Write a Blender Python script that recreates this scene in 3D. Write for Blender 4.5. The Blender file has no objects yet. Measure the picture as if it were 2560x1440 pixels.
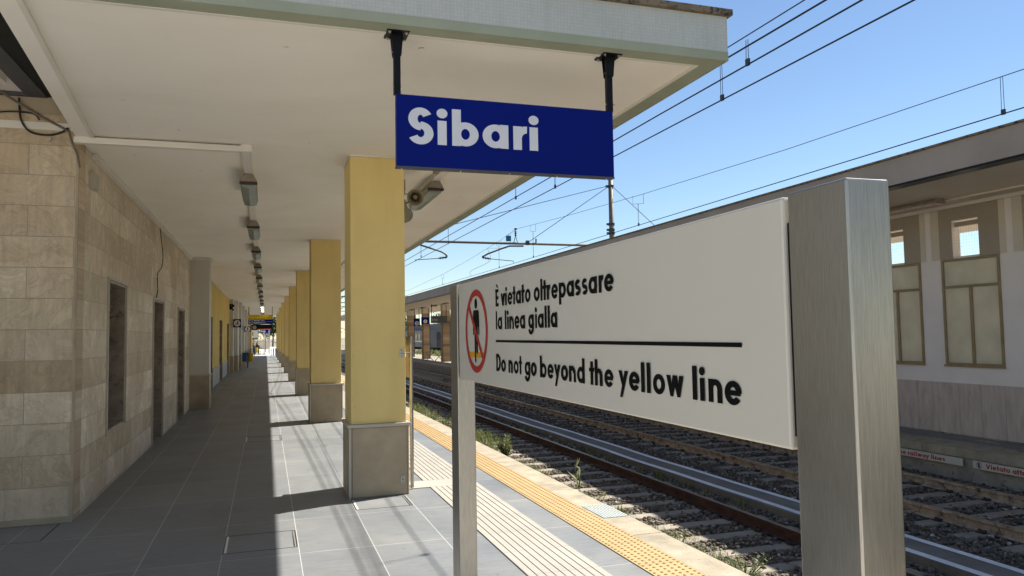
import bpy, math, random
import numpy as np
from mathutils import Vector, Matrix
R = math.radians
random.seed(7); rng = np.random.default_rng(7)
sc = bpy.context.scene
col = sc.collection

# ---------------------------------------------------------------- camera
cam = bpy.data.cameras.new('camera'); cam.sensor_width = 36.0
cam.lens = 36.0*1894.5/2560; cam.clip_start = 0.05; cam.clip_end = 3000
co = bpy.data.objects.new('camera', cam); col.objects.link(co)
yaw, pitch, roll = 0.314732, 0.059864, -0.016378
fw = Vector((math.sin(yaw)*math.cos(pitch), math.cos(yaw)*math.cos(pitch), math.sin(pitch)))
rt = Vector((math.cos(yaw), -math.sin(yaw), 0)); up = rt.cross(fw)
r2 = rt*math.cos(roll)+up*math.sin(roll); u2 = -rt*math.sin(roll)+up*math.cos(roll)
m = Matrix((r2, u2, -fw)).transposed().to_4x4(); m.translation = (0, 0, 1.75)
co.matrix_world = m
sc.camera = co

# ---------------------------------------------------------------- sky, sun, exposure
SUN_EL, SUN_AZ = R(48.4), R(18)            # azimuth measured from +X towards +Y
sd = Vector((math.cos(SUN_EL)*math.cos(SUN_AZ), math.cos(SUN_EL)*math.sin(SUN_AZ), math.sin(SUN_EL)))
w = bpy.data.worlds.new('World'); sc.world = w; w.use_nodes = True
nt = w.node_tree; bg = nt.nodes['Background']
sk = nt.nodes.new('ShaderNodeTexSky'); sk.sky_type = 'NISHITA'; sk.sun_disc = False
sk.sun_elevation = SUN_EL; sk.sun_rotation = math.atan2(sd.x, sd.y)
sk.altitude = 0; sk.air_density = 1.0; sk.dust_density = 0.0; sk.ozone_density = 3.0
nt.links.new(sk.outputs[0], bg.inputs[0]); bg.inputs[1].default_value = 0.062
sl = bpy.data.lights.new('sun', 'SUN'); sl.energy = 5.0; sl.angle = R(0.55); sl.color = (1.0, 0.945, 0.86)
so = bpy.data.objects.new('sun', sl); col.objects.link(so)
so.rotation_euler = sd.to_track_quat('Z', 'Y').to_euler(); so.location = sd*50
sc.view_settings.view_transform = 'Standard'; sc.view_settings.look = 'None'
sc.view_settings.gamma = 1; sc.view_settings.exposure = 1.16
sc.render.engine = 'CYCLES'; sc.cycles.max_bounces = 10; sc.cycles.diffuse_bounces = 6
sc.cycles.use_denoising = True

# ---------------------------------------------------------------- materials
MATS = {}
def newmat(name):
    m = bpy.data.materials.new(name); m.use_nodes = True
    return m, m.node_tree, m.node_tree.nodes['Principled BSDF']
def node(nt, t, **kw):
    n = nt.nodes.new(t)
    for k, v in kw.items():
        if k in n.inputs: n.inputs[k].default_value = v
        else: setattr(n, k, v)
    return n
def ramp(nt, fac, stops):
    r = nt.nodes.new('ShaderNodeValToRGB'); e = r.color_ramp.elements
    while len(e) < len(stops): e.new(0.5)
    for i, (p, c) in enumerate(stops):
        e[i].position = p; e[i].color = (c[0], c[1], c[2], 1) if not isinstance(c, (int, float)) else (c, c, c, 1)
    nt.links.new(fac, r.inputs[0]); return r
def mixc(nt, a, b, fac, mode='MIX'):
    x = nt.nodes.new('ShaderNodeMix'); x.data_type = 'RGBA'; x.blend_type = mode
    for s, v in ((6, a), (7, b), (0, fac)):
        if hasattr(v, 'links') or isinstance(v, bpy.types.NodeSocket): nt.links.new(v, x.inputs[s])
        elif s == 0: x.inputs[0].default_value = v
        else: x.inputs[s].default_value = (v[0], v[1], v[2], 1)
    return x.outputs[2]
def coords(nt, scale=(1, 1, 1), swap=None, loc=(0, 0, 0)):
    tc = nt.nodes.new('ShaderNodeNewGeometry'); src = tc.outputs['Position']
    if swap:
        s = nt.nodes.new('ShaderNodeSeparateXYZ'); c = nt.nodes.new('ShaderNodeCombineXYZ')
        nt.links.new(src, s.inputs[0])
        for i, ch in enumerate(swap):
            if ch in 'xyz': nt.links.new(s.outputs['xyz'.index(ch)], c.inputs[i])
        src = c.outputs[0]
    mp = nt.nodes.new('ShaderNodeMapping'); mp.inputs['Scale'].default_value = scale; mp.inputs['Location'].default_value = loc
    nt.links.new(src, mp.inputs[0]); return mp.outputs[0]
def noise(nt, vec, scale, detail=4, rough=0.55, dist=0):
    n = node(nt, 'ShaderNodeTexNoise', Scale=scale, Detail=detail, Roughness=rough, Distortion=dist)
    nt.links.new(vec, n.inputs['Vector']); return n.outputs['Fac']
def bump(nt, b, h, strength=0.3, dist=0.01, prev=None):
    n = node(nt, 'ShaderNodeBump', Strength=strength, Distance=dist); nt.links.new(h, n.inputs['Height'])
    if prev is not None: nt.links.new(prev, n.inputs['Normal'])
    nt.links.new(n.outputs[0], b.inputs['Normal']); return n.outputs[0]

def paint(name, c, rough=0.6, var=0.12, scale=3.0, metal=0.0, stain=None, bumpk=0.08, spec=0.4, fine=60, streak=None):
    if name in MATS: return MATS[name]
    m, nt, b = newmat(name); v = coords(nt)
    if streak: v = coords(nt, scale=streak)
    f = noise(nt, v, scale, 6)
    lo = [x*(1-var) for x in c]; hi = [min(1, x*(1+var)) for x in c]
    r = ramp(nt, f, [(0.3, lo), (0.7, hi)]); out = r.outputs[0]
    if stain:
        f2 = noise(nt, v, stain[2], 7, 0.65, 0.6); s = ramp(nt, f2, [(stain[1], 0.0), (stain[1]+0.12, 1.0)])
        out = mixc(nt, out, stain[0], s.outputs[0])
    nt.links.new(out, b.inputs['Base Color'])
    b.inputs['Roughness'].default_value = rough; b.inputs['Metallic'].default_value = metal
    b.inputs['Specular IOR Level'].default_value = spec
    if bumpk: bump(nt, b, noise(nt, v, fine, 3), bumpk, 0.01)
    MATS[name] = m; return m

def flat(name, c, rough=0.5, metal=0.0):
    return paint(name, c, rough, 0.04, 5, metal, None, 0.02)

def cladding(name, swap, c1, c2, mortar, row=0.3035, bw=0.86, loc=(0, 0, 0), warm=1.0, off=0.5):
    """pale sandstone slabs: every slab its own tone, veins and water stains, dark thin joints"""
    m, nt, b = newmat(name); v = coords(nt, swap=swap, loc=loc)
    br = node(nt, 'ShaderNodeTexBrick', Scale=1.0); nt.links.new(v, br.inputs['Vector'])
    br.offset = off; br.inputs['Brick Width'].default_value = bw; br.inputs['Row Height'].default_value = row
    br.inputs['Mortar Size'].default_value = 0.0035; br.inputs['Mortar Smooth'].default_value = 0.25
    br.inputs['Color1'].default_value = (0, 0, 0, 1); br.inputs['Color2'].default_value = (1, 1, 1, 1); br.inputs['Mortar'].default_value = (.5, .5, .5, 1)
    sep = node(nt, 'ShaderNodeSeparateColor'); nt.links.new(br.outputs['Color'], sep.inputs[0])
    tone = ramp(nt, sep.outputs[0], [(0.0, c1), (0.5, c2), (1.0, [c1[0]*.80, c1[1]*.77, c1[2]*.72])])
    # veins bend differently per slab
    ad = node(nt, 'ShaderNodeVectorMath'); ad.operation = 'ADD'; sca = node(nt, 'ShaderNodeVectorMath'); sca.operation = 'SCALE'
    nt.links.new(br.outputs['Color'], sca.inputs[0]); sca.inputs['Scale'].default_value = 9.0
    nt.links.new(v, ad.inputs[0]); nt.links.new(sca.outputs[0], ad.inputs[1])
    f = noise(nt, ad.outputs[0], 2.3, 8, 0.62, 1.4)
    vein = ramp(nt, f, [(0.36, 1.05), (0.45, 0.88), (0.49, 0.97), (0.53, 0.80), (0.56, 1.0), (0.70, 1.06)])
    out = mixc(nt, tone.outputs[0], vein.outputs[0], 1.0, 'MULTIPLY')
    f3 = noise(nt, v, 0.9, 5, 0.6, 0.4); st = ramp(nt, f3, [(0.38, (0.84, 0.79, 0.72)), (0.62, (1.05, 1.03, 1.02))])
    out = mixc(nt, out, st.outputs[0], 1.0, 'MULTIPLY')
    v2 = coords(nt, scale=(11, 1.1, 1), swap=swap); f4 = noise(nt, v2, 1.6, 5, 0.6); dr = ramp(nt, f4, [(0.35, 0.88), (0.6, 1.03)])
    out = mixc(nt, out, dr.outputs[0], 1.0, 'MULTIPLY')
    sp_ = node(nt, 'ShaderNodeSeparateXYZ'); nt.links.new(v, sp_.inputs[0]); dv_ = node(nt, 'ShaderNodeMath'); dv_.operation = 'DIVIDE'; nt.links.new(sp_.outputs[1], dv_.inputs[0]); dv_.inputs[1].default_value = row
    fl_ = node(nt, 'ShaderNodeMath'); fl_.operation = 'FLOOR'; nt.links.new(dv_.outputs[0], fl_.inputs[0]); wn_ = node(nt, 'ShaderNodeTexWhiteNoise'); wn_.noise_dimensions = '1D'; nt.links.new(fl_.outputs[0], wn_.inputs['W'])
    cr_ = ramp(nt, wn_.outputs['Value'], [(0.0, (0.80, 0.74, 0.65)), (0.45, (0.94, 0.91, 0.86)), (1.0, (1.06, 1.04, 1.0))]); out = mixc(nt, out, cr_.outputs[0], 1.0, 'MULTIPLY')
    gr = noise(nt, v, 130, 3, 0.7); g2 = ramp(nt, gr, [(0.3, 0.90), (0.7, 1.06)])
    out = mixc(nt, out, g2.outputs[0], 1.0, 'MULTIPLY')
    out = mixc(nt, out, mortar, br.outputs['Fac'])
    nt.links.new(out, b.inputs['Base Color']); b.inputs['Roughness'].default_value = 0.75; b.inputs['Specular IOR Level'].default_value = 0.3
    inv = node(nt, 'ShaderNodeMath'); inv.operation = 'SUBTRACT'; inv.inputs[0].default_value = 1.0; nt.links.new(br.outputs['Fac'], inv.inputs[1])
    p = bump(nt, b, inv.outputs[0], 0.6, 0.006); bump(nt, b, f, 0.15, 0.02, p)
    return m

def floor_mat():
    m, nt, b = newmat('grey_porcelain_paving'); v = coords(nt, swap='yx', loc=(-6.49, 0.33, 0))
    br = node(nt, 'ShaderNodeTexBrick', Scale=1.0); nt.links.new(v, br.inputs['Vector']); br.offset = 0.0
    br.inputs['Brick Width'].default_value = 1.2; br.inputs['Row Height'].default_value = 0.598
    br.inputs['Mortar Size'].default_value = 0.0026; br.inputs['Mortar Smooth'].default_value = 0.2
    br.inputs['Color1'].default_value = (0, 0, 0, 1); br.inputs['Color2'].default_value = (1, 1, 1, 1); br.inputs['Mortar'].default_value = (.5, .5, .5, 1)
    sep = node(nt, 'ShaderNodeSeparateColor'); nt.links.new(br.outputs['Color'], sep.inputs[0])
    tone = ramp(nt, sep.outputs[0], [(0, (0.178, 0.186, 0.192)), (1, (0.208, 0.215, 0.217))])
    v2 = coords(nt, scale=(1.2, 9, 1)); f = noise(nt, v2, 4.0, 8, 0.68, 0.3)
    g = ramp(nt, f, [(0.3, 0.82), (0.5, 1.0), (0.7, 1.14)])
    out = mixc(nt, tone.outputs[0], g.outputs[0], 1.0, 'MULTIPLY')
    f2 = noise(nt, v, 1.1, 6, 0.6); g2 = ramp(nt, f2, [(0.35, (0.88, 0.9, 0.93)), (0.65, (1.07, 1.05, 1.0))])
    out = mixc(nt, out, g2.outputs[0], 1.0, 'MULTIPLY')
    vd = coords(nt); sp = noise(nt, vd, 17, 2); spr = ramp(nt, sp, [(0.735, 0.0), (0.75, 1.0)])
    out = mixc(nt, out, (0.07, 0.07, 0.07), spr.outputs[0])
    dn = noise(nt, vd, 0.7, 7, 0.7, 0.5); dr_ = ramp(nt, dn, [(0.30, (0.86, 0.85, 0.83)), (0.48, (1, 1, 1)), (0.70, (1.08, 1.08, 1.09))])
    out = mixc(nt, out, dr_.outputs[0], 1.0, 'MULTIPLY')
    out = mixc(nt, out, (0.50, 0.50, 0.48), br.outputs['Fac'])
    nt.links.new(out, b.inputs['Base Color'])
    rr = ramp(nt, f2, [(0.3, 0.42), (0.7, 0.6)]); nt.links.new(rr.outputs[0], b.inputs['Roughness'])
    b.inputs['Specular IOR Level'].default_value = 0.35
    bump(nt, b, f, 0.12, 0.004); return m

def mosaic_mat(name, swap, c):
    m, nt, b = newmat(name); v = coords(nt, swap=swap)
    br = node(nt, 'ShaderNodeTexBrick', Scale=1.0); nt.links.new(v, br.inputs['Vector']); br.offset = 0.0
    br.inputs['Brick Width'].default_value = 0.0245; br.inputs['Row Height'].default_value = 0.0245
    br.inputs['Mortar Size'].default_value = 0.0013; br.inputs['Mortar Smooth'].default_value = 0.4
    br.inputs['Color1'].default_value = (c[0], c[1], c[2], 1); br.inputs['Color2'].default_value = (c[0]*.94, c[1]*.94, c[2]*.95, 1)
    br.inputs['Mortar'].default_value = (c[0]*.78, c[1]*.80, c[2]*.80, 1)
    f = noise(nt, v, 1.4, 6, 0.65); g = ramp(nt, f, [(0.3, 0.93), (0.7, 1.04)])
    out = mixc(nt, br.outputs['Color'], g.outputs[0], 1.0, 'MULTIPLY')
    vs = coords(nt, scale=(8, 0.7, 1), swap=swap); f2 = noise(nt, vs, 1.8, 5); g2 = ramp(nt, f2, [(0.36, 0.94), (0.5, 1.0)])
    out = mixc(nt, out, g2.outputs[0], 1.0, 'MULTIPLY')
    nt.links.new(out, b.inputs['Base Color']); b.inputs['Roughness'].default_value = 0.4
    return m

def steel_mat():
    m, nt, b = newmat('brushed_stainless_steel'); v = coords(nt, scale=(55, 55, 2.2)); f = noise(nt, v, 7, 5, 0.7)
    r = ramp(nt, f, [(0.25, (0.31, 0.295, 0.26)), (0.75, (0.48, 0.455, 0.41))]); nt.links.new(r.outputs[0], b.inputs['Base Color'])
    v3 = coords(nt); f3 = noise(nt, v3, 2.5, 4); rr = ramp(nt, f3, [(0.3, 0.32), (0.7, 0.42)]); nt.links.new(rr.outputs[0], b.inputs['Roughness'])
    b.inputs['Metallic'].default_value = 1.0; b.inputs['Anisotropic'].default_value = 0.3
    bump(nt, b, f, 0.10, 0.002); return m

def ballast_mat(name, big=False):
    m, nt, b = newmat(name); v = coords(nt)
    vo = node(nt, 'ShaderNodeTexVoronoi', Scale=19.0); nt.links.new(v, vo.inputs['Vector'])
    sep = node(nt, 'ShaderNodeSeparateColor'); nt.links.new(vo.outputs['Color'], sep.inputs[0])
    t = ramp(nt, sep.outputs[0], [(0, (0.10, 0.09, 0.08)), (0.5, (0.21, 0.195, 0.175)), (1, (0.36, 0.34, 0.31))])
    d = ramp(nt, vo.outputs['Distance'], [(0.0, 1.0), (0.45, 0.85), (0.8, 0.25)])
    out = mixc(nt, t.outputs[0], d.outputs[0], 1.0, 'MULTIPLY')
    f = noise(nt, v, 0.8, 5); g = ramp(nt, f, [(0.35, (0.75, 0.66, 0.55)), (0.65, (1.05, 1.0, 0.95))])
    out = mixc(nt, out, g.outputs[0], 1.0, 'MULTIPLY')
    nt.links.new(out, b.inputs['Base Color']); b.inputs['Roughness'].default_value = 0.9
    iv = ramp(nt, vo.outputs['Distance'], [(0.0, 1.0), (0.9, 0.0)]); bump(nt, b, iv.outputs[0], 0.9, 0.04); return m

def stone_attr_mat():
    m, nt, b = newmat('crushed_ballast_stone'); a = node(nt, 'ShaderNodeAttribute'); a.attribute_name = 'tone'
    r = ramp(nt, a.outputs['Fac'], [(0.0, (0.045, 0.034, 0.026)), (0.40, (0.125, 0.10, 0.078)), (0.78, (0.25, 0.215, 0.175)), (1.0, (0.58, 0.53, 0.46))])
    v = coords(nt); f = noise(nt, v, 45, 4); g = ramp(nt, f, [(0.3, 0.8), (0.7, 1.12)])
    nt.links.new(mixc(nt, r.outputs[0], g.outputs[0], 1.0, 'MULTIPLY'), b.inputs['Base Color']); b.inputs['Roughness'].default_value = 0.9
    return m

def leaf_mat(name, c1, c2):
    m, nt, b = newmat(name); oi = node(nt, 'ShaderNodeAttribute'); oi.attribute_name = 'tone'
    r = ramp(nt, oi.outputs['Fac'], [(0, c1), (1, c2)]); nt.links.new(r.outputs[0], b.inputs['Base Color']); b.inputs['Roughness'].default_value = 0.6
    tr = node(nt, 'ShaderNodeBsdfTranslucent'); nt.links.new(r.outputs[0], tr.inputs[0]); mx = node(nt, 'ShaderNodeMixShader'); mx.inputs[0].default_value = 0.3
    nt.links.new(b.outputs[0], mx.inputs[1]); nt.links.new(tr.outputs[0], mx.inputs[2]); nt.links.new(mx.outputs[0], nt.nodes['Material Output'].inputs[0])
    return m

def frosted(name, c):
    m, nt, b = newmat(name); v = coords(nt); f = noise(nt, v, 3, 5); r = ramp(nt, f, [(0.3, [x*.85 for x in c]), (0.7, c)])
    fw_ = noise(nt, v, 220, 2); g = ramp(nt, fw_, [(0.3, .88), (0.7, 1.05)]); cc = mixc(nt, r.outputs[0], g.outputs[0], 1.0, 'MULTIPLY')
    nt.links.new(cc, b.inputs['Base Color']); b.inputs['Roughness'].default_value = 0.25
    tr = node(nt, 'ShaderNodeBsdfTranslucent'); nt.links.new(cc, tr.inputs[0]); mx = node(nt, 'ShaderNodeMixShader'); mx.inputs[0].default_value = 0.5
    nt.links.new(b.outputs[0], mx.inputs[1]); nt.links.new(tr.outputs[0], mx.inputs[2]); nt.links.new(mx.outputs[0], nt.nodes['Material Output'].inputs[0])
    return m

M_floor = floor_mat()
M_soffit = paint('cream_soffit_paint', (0.87, 0.825, 0.735), 0.8, 0.02, 0.7, stain=((0.42, 0.33, 0.22), 0.74, 1.7), bumpk=0.12, fine=45)
def soffit_detail(m):
    nt = m.node_tree; b = nt.nodes['Principled BSDF']; v = coords(nt, scale=(0.5, 1.6, 1)); f = noise(nt, v, 1.0, 3, 0.5)
    prev = b.inputs['Normal'].links[0].from_socket; bump(nt, b, f, 0.22, 0.10, prev)
    old = b.inputs['Base Color'].links[0].from_socket
    v2 = coords(nt); f2 = noise(nt, v2, 0.55, 6, 0.6, 0.8); r = ramp(nt, f2, [(0.32, (0.95, 0.935, 0.91)), (0.55, (1, 1, 1))])
    n3 = noise(nt, v2, 9, 2); s3 = ramp(nt, n3, [(0.755, 1.0), (0.765, 0.35)])
    o = mixc(nt, old, r.outputs[0], 1.0, 'MULTIPLY'); o = mixc(nt, o, s3.outputs[0], 1.0, 'MULTIPLY'); nt.links.new(o, b.inputs['Base Color'])
soffit_detail(M_soffit)
M_trim = paint('white_trim_paint', (0.70, 0.66, 0.58), 0.6, 0.06, 2, stain=((0.30, 0.24, 0.17), 0.70, 9))
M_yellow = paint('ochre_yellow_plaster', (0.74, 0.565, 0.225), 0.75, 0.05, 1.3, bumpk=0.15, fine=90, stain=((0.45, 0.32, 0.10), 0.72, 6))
def scuffs(m):
    nt = m.node_tree; b = nt.nodes['Principled BSDF']; old = b.inputs['Base Color'].links[0].from_socket
    v = coords(nt, scale=(1.3, 1.3, 0.22)); f = noise(nt, v, 3.0, 6, 0.6); r = ramp(nt, f, [(0.33, (0.94, 0.935, 0.92)), (0.5, (1, 1, 1)), (0.7, (1.03, 1.04, 1.03))])
    v2 = coords(nt); n2 = noise(nt, v2, 24, 3, 0.6); s = ramp(nt, n2, [(0.72, 1.0), (0.74, 0.72)])
    o = mixc(nt, old, r.outputs[0], 1.0, 'MULTIPLY'); o = mixc(nt, o, s.outputs[0], 1.0, 'MULTIPLY'); nt.links.new(o, b.inputs['Base Color'])
scuffs(M_yellow)
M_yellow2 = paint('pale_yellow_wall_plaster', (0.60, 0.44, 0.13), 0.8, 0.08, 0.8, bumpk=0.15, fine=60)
M_base = paint('brown_grey_limestone', (0.375, 0.30, 0.20), 0.65, 0.20, 2.2, stain=((0.13, 0.105, 0.08), 0.66, 7), bumpk=0.12, fine=70)
M_basecap = paint('limestone_ledge', (0.47, 0.43, 0.355), 0.6, 0.08, 3, stain=((0.22, 0.19, 0.15), 0.7, 12))
M_marble = paint('dark_brown_marble', (0.27, 0.22, 0.17), 0.35, 0.35, 5, stain=((0.10, 0.08, 0.06), 0.56, 9), bumpk=0.03)
M_plaster = paint('off_white_plaster', (0.58, 0.56, 0.50), 0.8, 0.06, 1.2, bumpk=0.2, fine=50)
M_wains = paint('pale_grey_stone_wainscot', (0.42, 0.41, 0.37), 0.7, 0.12, 2.5)
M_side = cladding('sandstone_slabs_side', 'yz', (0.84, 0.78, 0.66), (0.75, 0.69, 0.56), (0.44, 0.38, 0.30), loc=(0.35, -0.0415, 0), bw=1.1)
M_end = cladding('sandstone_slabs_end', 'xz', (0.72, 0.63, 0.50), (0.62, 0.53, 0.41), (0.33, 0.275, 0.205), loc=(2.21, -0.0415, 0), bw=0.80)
M_mosx = mosaic_mat('pale_mosaic_facing_front', 'xz', (0.49, 0.50, 0.45))
M_mosy = mosaic_mat('pale_mosaic_facing_track', 'yz', (0.49, 0.50, 0.45))
M_green = paint('sage_green_band_paint', (0.31, 0.335, 0.245), 0.7, 0.07, 3, stain=((0.55, 0.52, 0.43), 0.70, 14))
M_coping = paint('stained_brown_coping', (0.20, 0.155, 0.105), 0.85, 0.3, 3, stain=((0.03, 0.026, 0.02), 0.50, 16), bumpk=0.4, fine=30)
M_roof = paint('grey_roof_felt', (0.20, 0.19, 0.18), 0.9, 0.15, 2)
M_dark = paint('gap_shade_black', (0.015, 0.014, 0.013), 0.9, 0.2, 3)  # near-black that stands for the deep shade in the canopy gap
M_grey = paint('slate_grey_paint', (0.075, 0.075, 0.08), 0.7, 0.12, 2)
M_steel = steel_mat()
M_signw = paint('off_white_enamel', (0.565, 0.53, 0.455), 0.32, 0.02, 1.2, bumpk=0.01, stain=((0.42, 0.41, 0.37), 0.77, 22))
M_black = paint('black_vinyl', (0.004, 0.004, 0.004), 0.6, 0.04, 5, bumpk=0.0, spec=0.1)
M_blackm = paint('black_powder_coat', (0.006, 0.006, 0.007), 0.4, 0.15, 20, spec=0.2)
M_bolt = flat('zinc_bolt', (0.55, 0.55, 0.54), 0.35, 0.9)
M_blue = paint('deep_blue_enamel', (0.0002, 0.0080, 0.155), 0.5, 0.04, 2, bumpk=0.01, spec=0.12)
M_white = flat('white_vinyl', (0.66, 0.66, 0.68), 0.45)
M_red = flat('red_vinyl', (0.40, 0.018, 0.015), 0.45)
M_amber = flat('amber_vinyl', (0.62, 0.30, 0.012), 0.45)
M_ysign = flat('yellow_sign_enamel', (0.62, 0.42, 0.015), 0.4)
M_tact = paint('cream_tactile_paving', (0.345, 0.325, 0.285), 0.75, 0.07, 2.5, stain=((0.38, 0.35, 0.30), 0.70, 8), bumpk=0.15)
M_groove = flat('dirty_groove', (0.13, 0.115, 0.095), 0.9)
M_ytact = paint('ochre_tactile_paving', (0.40, 0.280, 0.130), 0.75, 0.07, 2.5, stain=((0.45, 0.30, 0.12), 0.70, 10), bumpk=0.1)
M_dot = flat('worn_brown_stud', (0.25, 0.145, 0.05), 0.8)
M_edge = paint('weathered_concrete_edge', (0.33, 0.285, 0.21), 0.9, 0.25, 4, stain=((0.15, 0.125, 0.09), 0.60, 22), bumpk=0.5, fine=50)
M_conc = paint('old_dirty_concrete', (0.30, 0.265, 0.215), 0.9, 0.3, 2.5, stain=((0.06, 0.055, 0.05), 0.55, 5), bumpk=0.5, fine=30)
M_sleeper = paint('concrete_sleeper', (0.28, 0.245, 0.195), 0.9, 0.2, 5, stain=((0.12, 0.09, 0.065), 0.60, 12), bumpk=0.3, fine=40)
M_rust = paint('rusted_rail_web', (0.36, 0.275, 0.195), 0.85, 0.35, 9, stain=((0.055, 0.025, 0.018), 0.53, 7), bumpk=0.3, fine=60)
M_rust2 = paint('dark_rusted_rail_web', (0.055, 0.026, 0.020), 0.8, 0.4, 6, stain=((0.16, 0.085, 0.05), 0.66, 5), bumpk=0.3, fine=60)
M_railtop = flat('polished_rail_head', (0.34, 0.31, 0.28), 0.38, 0.9)
M_clip = paint('rust_dark_clip', (0.06, 0.035, 0.025), 0.8, 0.3, 20)
M_ballast = ballast_mat('ballast_bed')
M_stone = stone_attr_mat()
M_line = paint('pale_blue_white_line_paint', (0.80, 0.80, 0.80), 0.8, 0.12, 4, stain=((0.30, 0.29, 0.27), 0.66, 18))
M_wpath = paint('grey_trough_cover', (0.19, 0.175, 0.15), 0.9, 0.18, 3, stain=((0.09, 0.085, 0.075), 0.62, 8), bumpk=0.3)
M_gfascia = paint('taupe_fascia_paint', (0.33, 0.275, 0.23), 0.8, 0.12, 0.9, stain=((0.09, 0.075, 0.06), 0.68, 3.5), bumpk=0.2)
M_fsoff = paint('beige_soffit_paint', (0.60, 0.53, 0.43), 0.8, 0.06, 0.8)
M_fwall = paint('lilac_white_wall_paint', (0.78, 0.71, 0.66), 0.8, 0.06, 1.2, bumpk=0.12)
M_ftaupe = paint('taupe_wall_panel', (0.36, 0.305, 0.24), 0.8, 0.08, 1.5)
M_fstone = paint('streaked_pink_stone_wainscot', (0.52, 0.43, 0.37), 0.8, 0.18, 3.0, stain=((0.20, 0.17, 0.13), 0.62, 5), bumpk=0.2, streak=(1, 3.5, 0.8))
M_bronze = paint('bronze_anodised_frame', (0.29, 0.22, 0.12), 0.45, 0.12, 5, metal=0.35)
M_glass = frosted('frosted_window_glass', (0.72, 0.69, 0.58))
M_greenish = frosted('lamp_diffuser', (0.55, 0.62, 0.56))
M_lampb = paint('aged_lamp_housing', (0.26, 0.22, 0.17), 0.6, 0.2, 9)
M_horn = paint('olive_beige_horn', (0.27, 0.235, 0.15), 0.45, 0.1, 5)
M_wire = flat('dark_copper_wire', (0.02, 0.02, 0.025), 0.6, 0.3)
M_galv = paint('galvanised_steel_tube', (0.16, 0.135, 0.105), 0.6, 0.25, 4, metal=0.2)
M_insul = flat('dark_insulator', (0.025, 0.028, 0.03), 0.3)
M_flag = flat('teal_blue_plate', (0.01, 0.14, 0.25), 0.5)
M_fcol = cladding('tan_stone_pillar', 'yz', (0.50, 0.36, 0.22), (0.44, 0.31, 0.19), (0.2, 0.14, 0.09), row=0.22, bw=2.0)
M_bblue = paint('blue_bin_plastic', (0.012, 0.085, 0.18), 0.5, 0.1, 6)
M_byel = paint('yellow_bin_plastic', (0.52, 0.38, 0.02), 0.5, 0.1, 6)
M_plaza = paint('pale_paving', (0.56, 0.53, 0.48), 0.85, 0.08, 0.5)  # pale tone shared by the far plaza and the added rear paving
M_ground = paint('dry_gravel_ground', (0.24, 0.215, 0.165), 0.95, 0.25, 0.15, bumpk=0.5, fine=8)
M_train = paint('grey_carriage_paint', (0.16, 0.165, 0.17), 0.5, 0.12, 0.8)
M_trroof = paint('ribbed_carriage_roof', (0.13, 0.14, 0.15), 0.6, 0.15, 1.0)
M_tglass = flat('dark_train_glass', (0.02, 0.025, 0.03), 0.15)
M_pink = paint('terracotta_pink_render', (0.38, 0.22, 0.17), 0.85, 0.1, 0.6)
M_cream = paint('cream_render', (0.58, 0.50, 0.36), 0.85, 0.1, 0.6)
M_leafd = leaf_mat('tree_leaf', (0.03, 0.055, 0.02), (0.09, 0.13, 0.045))
M_weed = leaf_mat('weed_leaf', (0.05, 0.10, 0.018), (0.30, 0.30, 0.11))
M_bark = paint('tree_bark', (0.10, 0.075, 0.055), 0.9, 0.3, 4)
M_skin = flat('skin', (0.45, 0.26, 0.18), 0.6)
M_hair = flat('dark_hair', (0.02, 0.013, 0.01), 0.5)
M_cloth = flat('dark_clothing', (0.02, 0.02, 0.025), 0.8)
M_cable = paint('black_cable_rubber', (0.02, 0.017, 0.014), 0.6, 0.2, 20)
M_gcable = paint('grey_cable_sheath', (0.17, 0.145, 0.11), 0.6, 0.2, 20)
M_ledR = None

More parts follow.
